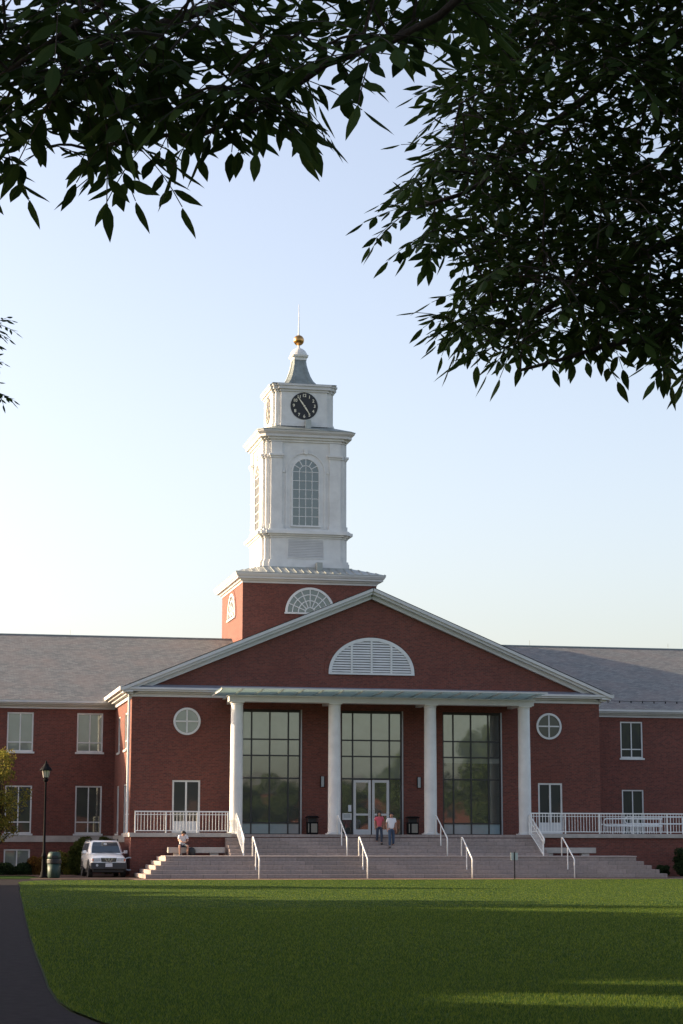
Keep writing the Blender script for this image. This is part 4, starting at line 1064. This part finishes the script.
def ash_tree(label, base, trunk, limbs, polys, dens, dr, L, seed, group=None, nl=(5, 7), r0=.2, name='ash_tree', tw=.004):
    """trunk + limbs + twigs grown to the nearest wood, each twig end carrying compound leaves"""
    rg = random.Random(seed); root = empty(name, base, label, 'tree', group); B = Vector(base)
    wood = MB(); nodes = []
    tp = [Vector(p) for p in trunk]
    wood.tube([p-B for p in tp], [r0*(1-.45*i/(len(tp)-1)) for i in range(len(tp))], 12)
    ends = []
    for lb, ra, rb in limbs:
        pts = [tp[-1] if lb[0] is None else lb[0]]+list(lb[1:]); fine = []
        for a, b_ in zip(pts, pts[1:]):
            n_ = max(2, int((b_-a).length/.22))
            for i in range(n_): fine.append(a.lerp(b_, i/n_))
        fine.append(pts[-1])
        fine = [p+Vector((rg.uniform(-1, 1), rg.uniform(-1, 1), rg.uniform(-1, 1)))*.03 if 0 < i < len(fine)-1 else p for i, p in enumerate(fine)]
        rr = [ra+(rb-ra)*i/(len(fine)-1) for i in range(len(fine))]
        wood.tube([p-B for p in fine], rr, 8)
        for i, p in enumerate(fine[len(fine)//4:]): nodes.append((p, fine[max(0, i-1)]))
    targets = []
    for poly, cnt in polys:
        xs = [p[0] for p in poly]; ys = [p[1] for p in poly]; got = 0
        while got < cnt:
            x = rg.uniform(min(xs), max(xs)); y = rg.uniform(min(ys), max(ys))
            if not inpoly(x, y, poly): continue
            targets.append(ray(x, y, rg.uniform(*dr))); got += 1
    # grow: nearest first
    arr = [n_[0] for n_ in nodes]; A = np.array([tuple(p) for p in arr])
    T = [(min((t-p).length for p in arr), t) for t in targets]; T.sort(key=lambda q: q[0])
    V, Fc = [], []; tw_ = MB()
    for _, t in T:
        dd = np.linalg.norm(A-np.array(tuple(t)), axis=1); j = int(dd.argmin()); p = Vector(A[j]); d = t-p; ln = d.length
        if ln < 1e-3: continue
        mid = p+d*.5+Vector((0, 0, .06*ln)); mid2 = p+d*.8+Vector((0, 0, .04*ln))
        tw_.tube([p-B, mid-B, mid2-B, t-B], [tw*1.5, tw*1.2, tw, tw*.6], 4, caps=False)
        A = np.vstack([A, np.array([tuple(mid), tuple(mid2), tuple(t)])])
        out = d.normalized()
        lat = out.cross(Vector((0, 0, 1)))
        if lat.length < .1: lat = Vector((1, 0, 0))
        lat.normalize()
        dirs = [out, out*.4+lat, out*.4-lat]
        if ln > .25: dirs.append(out*.3+lat*.8)
        for q, dv in enumerate(dirs):
            dv = (dv+Vector((rg.uniform(-.4, .4), rg.uniform(-.4, .4), rg.uniform(-.38, .1)))).normalized()
            b0 = t if q < 3 else mid2
            pts = compound_leaf(V, Fc, b0-B, dv, Vector((0, 0, 1)), rg.choice(nl), L*rg.uniform(.8, 1.15), rg)
            tw_.tube(pts, [tw*.5]*len(pts), 3, caps=False)
    wood.build('trunk', 'bark', root, smooth=True)
    tw_.build('twigs', 'bark', root)
    me = bpy.data.meshes.new('crown'); me.from_pydata([tuple(v) for v in V], [], Fc); me.materials.append(MAT['leaf_ash'])
    o = bpy.data.objects.new('crown', me); COL.objects.link(o); o.parent = root
    return root
Fh = Vector((math.sin(YAW), math.cos(YAW), 0)); Rh = Vector((math.cos(YAW), -math.sin(YAW), 0))
def gp(f, r, z=0): return Vector((CAM.x, CAM.y, 0))+Fh*f+Rh*r+Vector((0, 0, z))
# near ash: trunk right behind the camera, boughs reach forward over the path
polyA = [(-160, 150), (0, 150), (40, 164), (75, 150), (105, 150), (128, 160), (155, 148), (195, 154), (225, 126), (252, 144), (276, 92), (320, 88), (352, 66), (390, 38), (430, 36), (455, 5), (480, -160), (-160, -160)]
ash_tree('dark ash tree with large leaves hanging across the upper left sky', gp(1.0, 3.4), [gp(1.0, 3.4, -.1), gp(1.0, 3.3, 1.5), gp(1.1, 3.1, 3.2)],
    [([None, gp(2.6, 2.0, 4.4), ray(600, -120, 6.0), ray(445, 8, 6.2), ray(330, 75, 6.4), ray(205, 143, 6.6), ray(90, 150, 6.8)], .042, .006),
     ([None, gp(3.6, 1.6, 4.9), ray(420, -160, 6.8), ray(240, -5, 7.0), ray(120, 42, 7.2), ray(0, 50, 7.3), ray(-120, 62, 7.4)], .06, .010),
     ([gp(2.6, 2.0, 4.4), gp(3.5, 1.2, 4.9), ray(300, -100, 5.6), ray(130, -20, 6.2), ray(-60, 110, 6.4)], .03, .006)],
    [(polyA, 215)], None, (5.8, 7.4), .094, 11)
polyB = [(462, -20), (470, 60), (458, 95), (462, 130), (435, 150), (412, 180), (385, 212), (405, 235), (448, 242), (458, 272), (435, 295), (425, 312), (445, 325), (485, 335), (500, 354), (545, 340), (590, 336), (640, 328), (690, 358), (860, 330), (860, -160), (470, -160)]
ash_tree('dark ash tree with dense small leaves filling the upper right corner', gp(11.5, 6.2), [gp(11.5, 6.2, -.1), gp(11.5, 6.1, 2.0), gp(11.4, 5.9, 4.0)],
    [([None, ray(900, 180, 12), ray(740, 215, 11.6), ray(633, 258, 11.3), ray(540, 312, 11), ray(470, 322, 10.8)], .09, .010),
     ([None, ray(900, -60, 12), ray(700, 20, 11.5), ray(560, 110, 11.2), ray(490, 175, 11), ray(425, 205, 10.9)], .09, .010),
     ([None, ray(880, 300, 11.5), ray(740, 320, 11), ray(600, 345, 10.6), ray(520, 370, 10.5)], .06, .008),
     ([None, ray(800, -120, 12), ray(620, -80, 11.6), ray(500, 10, 11.3)], .07, .010)],
    [(polyB, 1000)], None, (9.6, 12.4), .100, 12, r0=.24)
polyC = [(-60, 322), (-6, 322), (-1, 330), (-6, 338), (-24, 344), (-5, 349), (-3, 356), (-14, 364), (-12, 372), (0, 379), (7, 385), (4, 392), (-4, 399), (-60, 410), (-170, 380), (-160, 330)]
ash_tree('small tip of a dark tree poking in from the left edge beside the sky', gp(22, -9.6), [gp(22, -9.6, -.1), gp(22, -9.5, 2.2), gp(22, -9.3, 4.0)],
    [([None, gp(22, -7.2, 6.0), ray(-160, 360, 22), ray(-60, 350, 22), ray(-16, 336, 22)], .09, .010), ([None, gp(22, -7.5, 5.6), ray(-120, 380, 22), ray(-50, 385, 22), ray(-6, 388, 22)], .08, .010)],
    [(polyC, 190)], None, (21.3, 22.4), .085, 13, r0=.18, nl=(5, 7), tw=.006)

# small yellowing tree at the left, partly in the picture
broad_tree((-18.75, 3.0, 0), 6.8, 1.95, 'small tree with yellowing leaves at the left edge before the wing', None, 'leaf_yellow', 21, n_per=620, size=.13, clumps=52, trunk_h=1.2, name='young_tree')
# shrubs
def shrub(loc, H, w, mat, label, seed, size=.10, n_per=1700, group=None):
    rg = np.random.default_rng(seed); root = empty('shrub', loc, label, 'shrub', group); cs, rs_ = [], []
    for i in range(26):
        d = rnd_unit(rg); cs.append((d[0]*w*.55, d[1]*w*.55, H*.06+.78*H*(i+.5)/26)); rs_.append(min(w, H)*(.30+.18*rg.random()))
    leaf_cloud('foliage', cs, rs_, 2.6*n_per/max(.4, min(w, H)), size, mat, root, seed)
    st = MB()
    for c_ in cs[::2]: st.tube([(0, 0, 0), (c_[0]*.5, c_[1]*.5, c_[2]*.5), c_], [.03, .02, .006], 5)
    st.build('stems', 'bark', root)
shrub((-14.55, 3.2, 0), 2.15, .75, 'leaf_shrub', 'tall green evergreen shrub just left behind the white car', 31, n_per=2600)
shrub((-12.95, 5.8, 0), 2.2, .55, 'leaf_shrub', 'tall green shrub between the white car and the hall corner', 32, n_per=2400)
shrub((-15.3, 3.6, 0), 1.25, .6, 'leaf_yellow', 'loose yellow-green shrub right of the green trash can', 33, n_per=900)
shrub((-15.9, 4.4, 0), .9, .5, 'leaf_shrub', 'low green shrub behind the green trash can', 37, n_per=1300)
shrub((-16.7, 3.4, 0), 1.0, .5, 'leaf_rust', 'small rust-coloured shrub behind the lamp post', 34, n_per=1300)
shrub((-17.4, 3.2, 0), .55, .65, 'leaf_dark', 'low dark shrub below the basement window beside the lamp post', 35)
shrub((-18.4, 3.0, 0), .6, .8, 'leaf_dark', 'low dark shrub at the left edge under the yellowing tree', 36)
shrub((15.25, -4.4, 0), 1.45, .75, 'leaf_dark', 'round dark green shrub before the right terrace wall', 38)
shrub((14.2, -3.9, 0), .55, .4, 'leaf_dark', 'small low shrub at the right end of the steps', 39)
m_ = MB()

# ------------------------------------------------------------------ trees outside the picture: they shade the lawn and show in the glass
t0 = broad_tree((-40, -34, 0), 12, 5.0, 'broadleaf shade tree in the row west of the lawn', 'shade trees west of the lawn', 'leaf_far', 51, n_per=330, size=.45, clumps=46)
for x, y, s_, rz_ in [(-43, -40, 1.0, 1), (-40, -46.5, 1.08, 2), (-42, -53, 1.0, 3), (-39.5, -61.6, 1.1, 4), (-42, -72.8, .8, 5), (-40, -76, 1.1, 6), (-41, -83, 1.05, 0.5), (-39, -90, 1.1, 2.5), (-42, -97, 1.1, 4.5), (-47, -57, 1.1, 1.5), (-47, -45, 1.1, .5), (-47, -88, 1.1, 2.2)]:
    c_ = copy_tree(t0); c_.location = (x, y, 0); c_.scale = (s_, s_, s_); c_.rotation_euler = (0, 0, rz_)
c_ = copy_tree(t0); c_.location = (-44, -12.6, 0); c_.scale = (.7, .7, 1.1); c_.rotation_euler = (0, 0, 3.3)
for x, y, s_, rz_ in [(-4, -92, 1.0, 1), (0, -83, .95, 2), (-14, -113, 1.1, 3), (42, -62, 1.5, .7), (48, -44, 1.5, 2.9), (46, -82, 1.5, 5.0), (50, -28, 1.4, 1.2)]:  # out-of-view trees added to cut the sky light on the lawn
    c_ = copy_tree(t0); c_.location = (x, y, 0); c_.scale = (s_, s_, s_); c_.rotation_euler = (0, 0, rz_)
    c_['label'] = 'unseen broadleaf tree added east of the lawn to block sky light'; c_['group'] = 'added trees blocking sky light from the east'
for x, y, s_, rz_ in [(-42, -22.5, .74, 1), (-42.5, -16.5, .66, 2), (-42, -28.5, .74, 3), (-50, -74.5, 1.75, 3.2), (-51, -84, 1.85, .4), (-50, -97, 1.8, 5.2), (-41.5, -67.6, .71, 4.4), (-43, -65.2, .68, 2.1)]:
    c_ = copy_tree(t0); c_.location = (x, y, 0); c_.scale = (s_*1.15, s_*1.15, s_); c_.rotation_euler = (0, 0, rz_)
c_ = copy_tree(t0); c_.location = (-41, -67.2, 0); c_.scale = (.24, .24, 1.0)  # extra tree squeezed thin, added to break up the sunlit gap
u0 = broad_tree((50, -150, 0), 17, 7.5, 'broadleaf tree across the road behind the viewer', 'trees behind the viewer reflected in the glass', 'leaf_far', 61, n_per=110, size=.5, clumps=46, trunk_h=3)
for x, y, s_, rz_ in [(22, -190, .72, 1), (31, -205, .75, 2), (42, -200, .70, 3), (62, -190, .8, 4), (66, -152, 1.12, 5), (78, -150, 1.2, 2.6), (43, -160, .95, 3.7), (57, -157, 1.0, .9), (90, -152, 1.15, .6), (10, -215, .7, 6), (-2, -210, .72, 2.2), (88, -195, .9, 1.7)]:
    c_ = copy_tree(u0); c_.location = (x, y, 0); c_.scale = (s_, s_, s_*.9); c_.rotation_euler = (0, 0, rz_)
bh = empty('brick_building', (10, -235, 0), 'long low brick building behind the viewer reflected in the glass', 'building')
MB().box(-70, 90, -12, 0, 0, 9.5).build('wall', 'brick', bh)
MB().prism(frm((-70.5, 0, 0), (0, 1, 0), (1, 0, 0)), [(-12.5, 9.6), (.6, 9.6), (-6, 12.8)], 0, 161).build('roof', 'slate', bh)
m_ = MB()
for i in range(36): m_.box(-68+i*4.3, -66.4+i*4.3, .01, .06, 2, 4).box(-68+i*4.3, -66.4+i*4.3, .01, .06, 5.5, 7.5)
wq = m_.build('windows', 'glass_pale', bh); wq['kind'] = 'stuff'
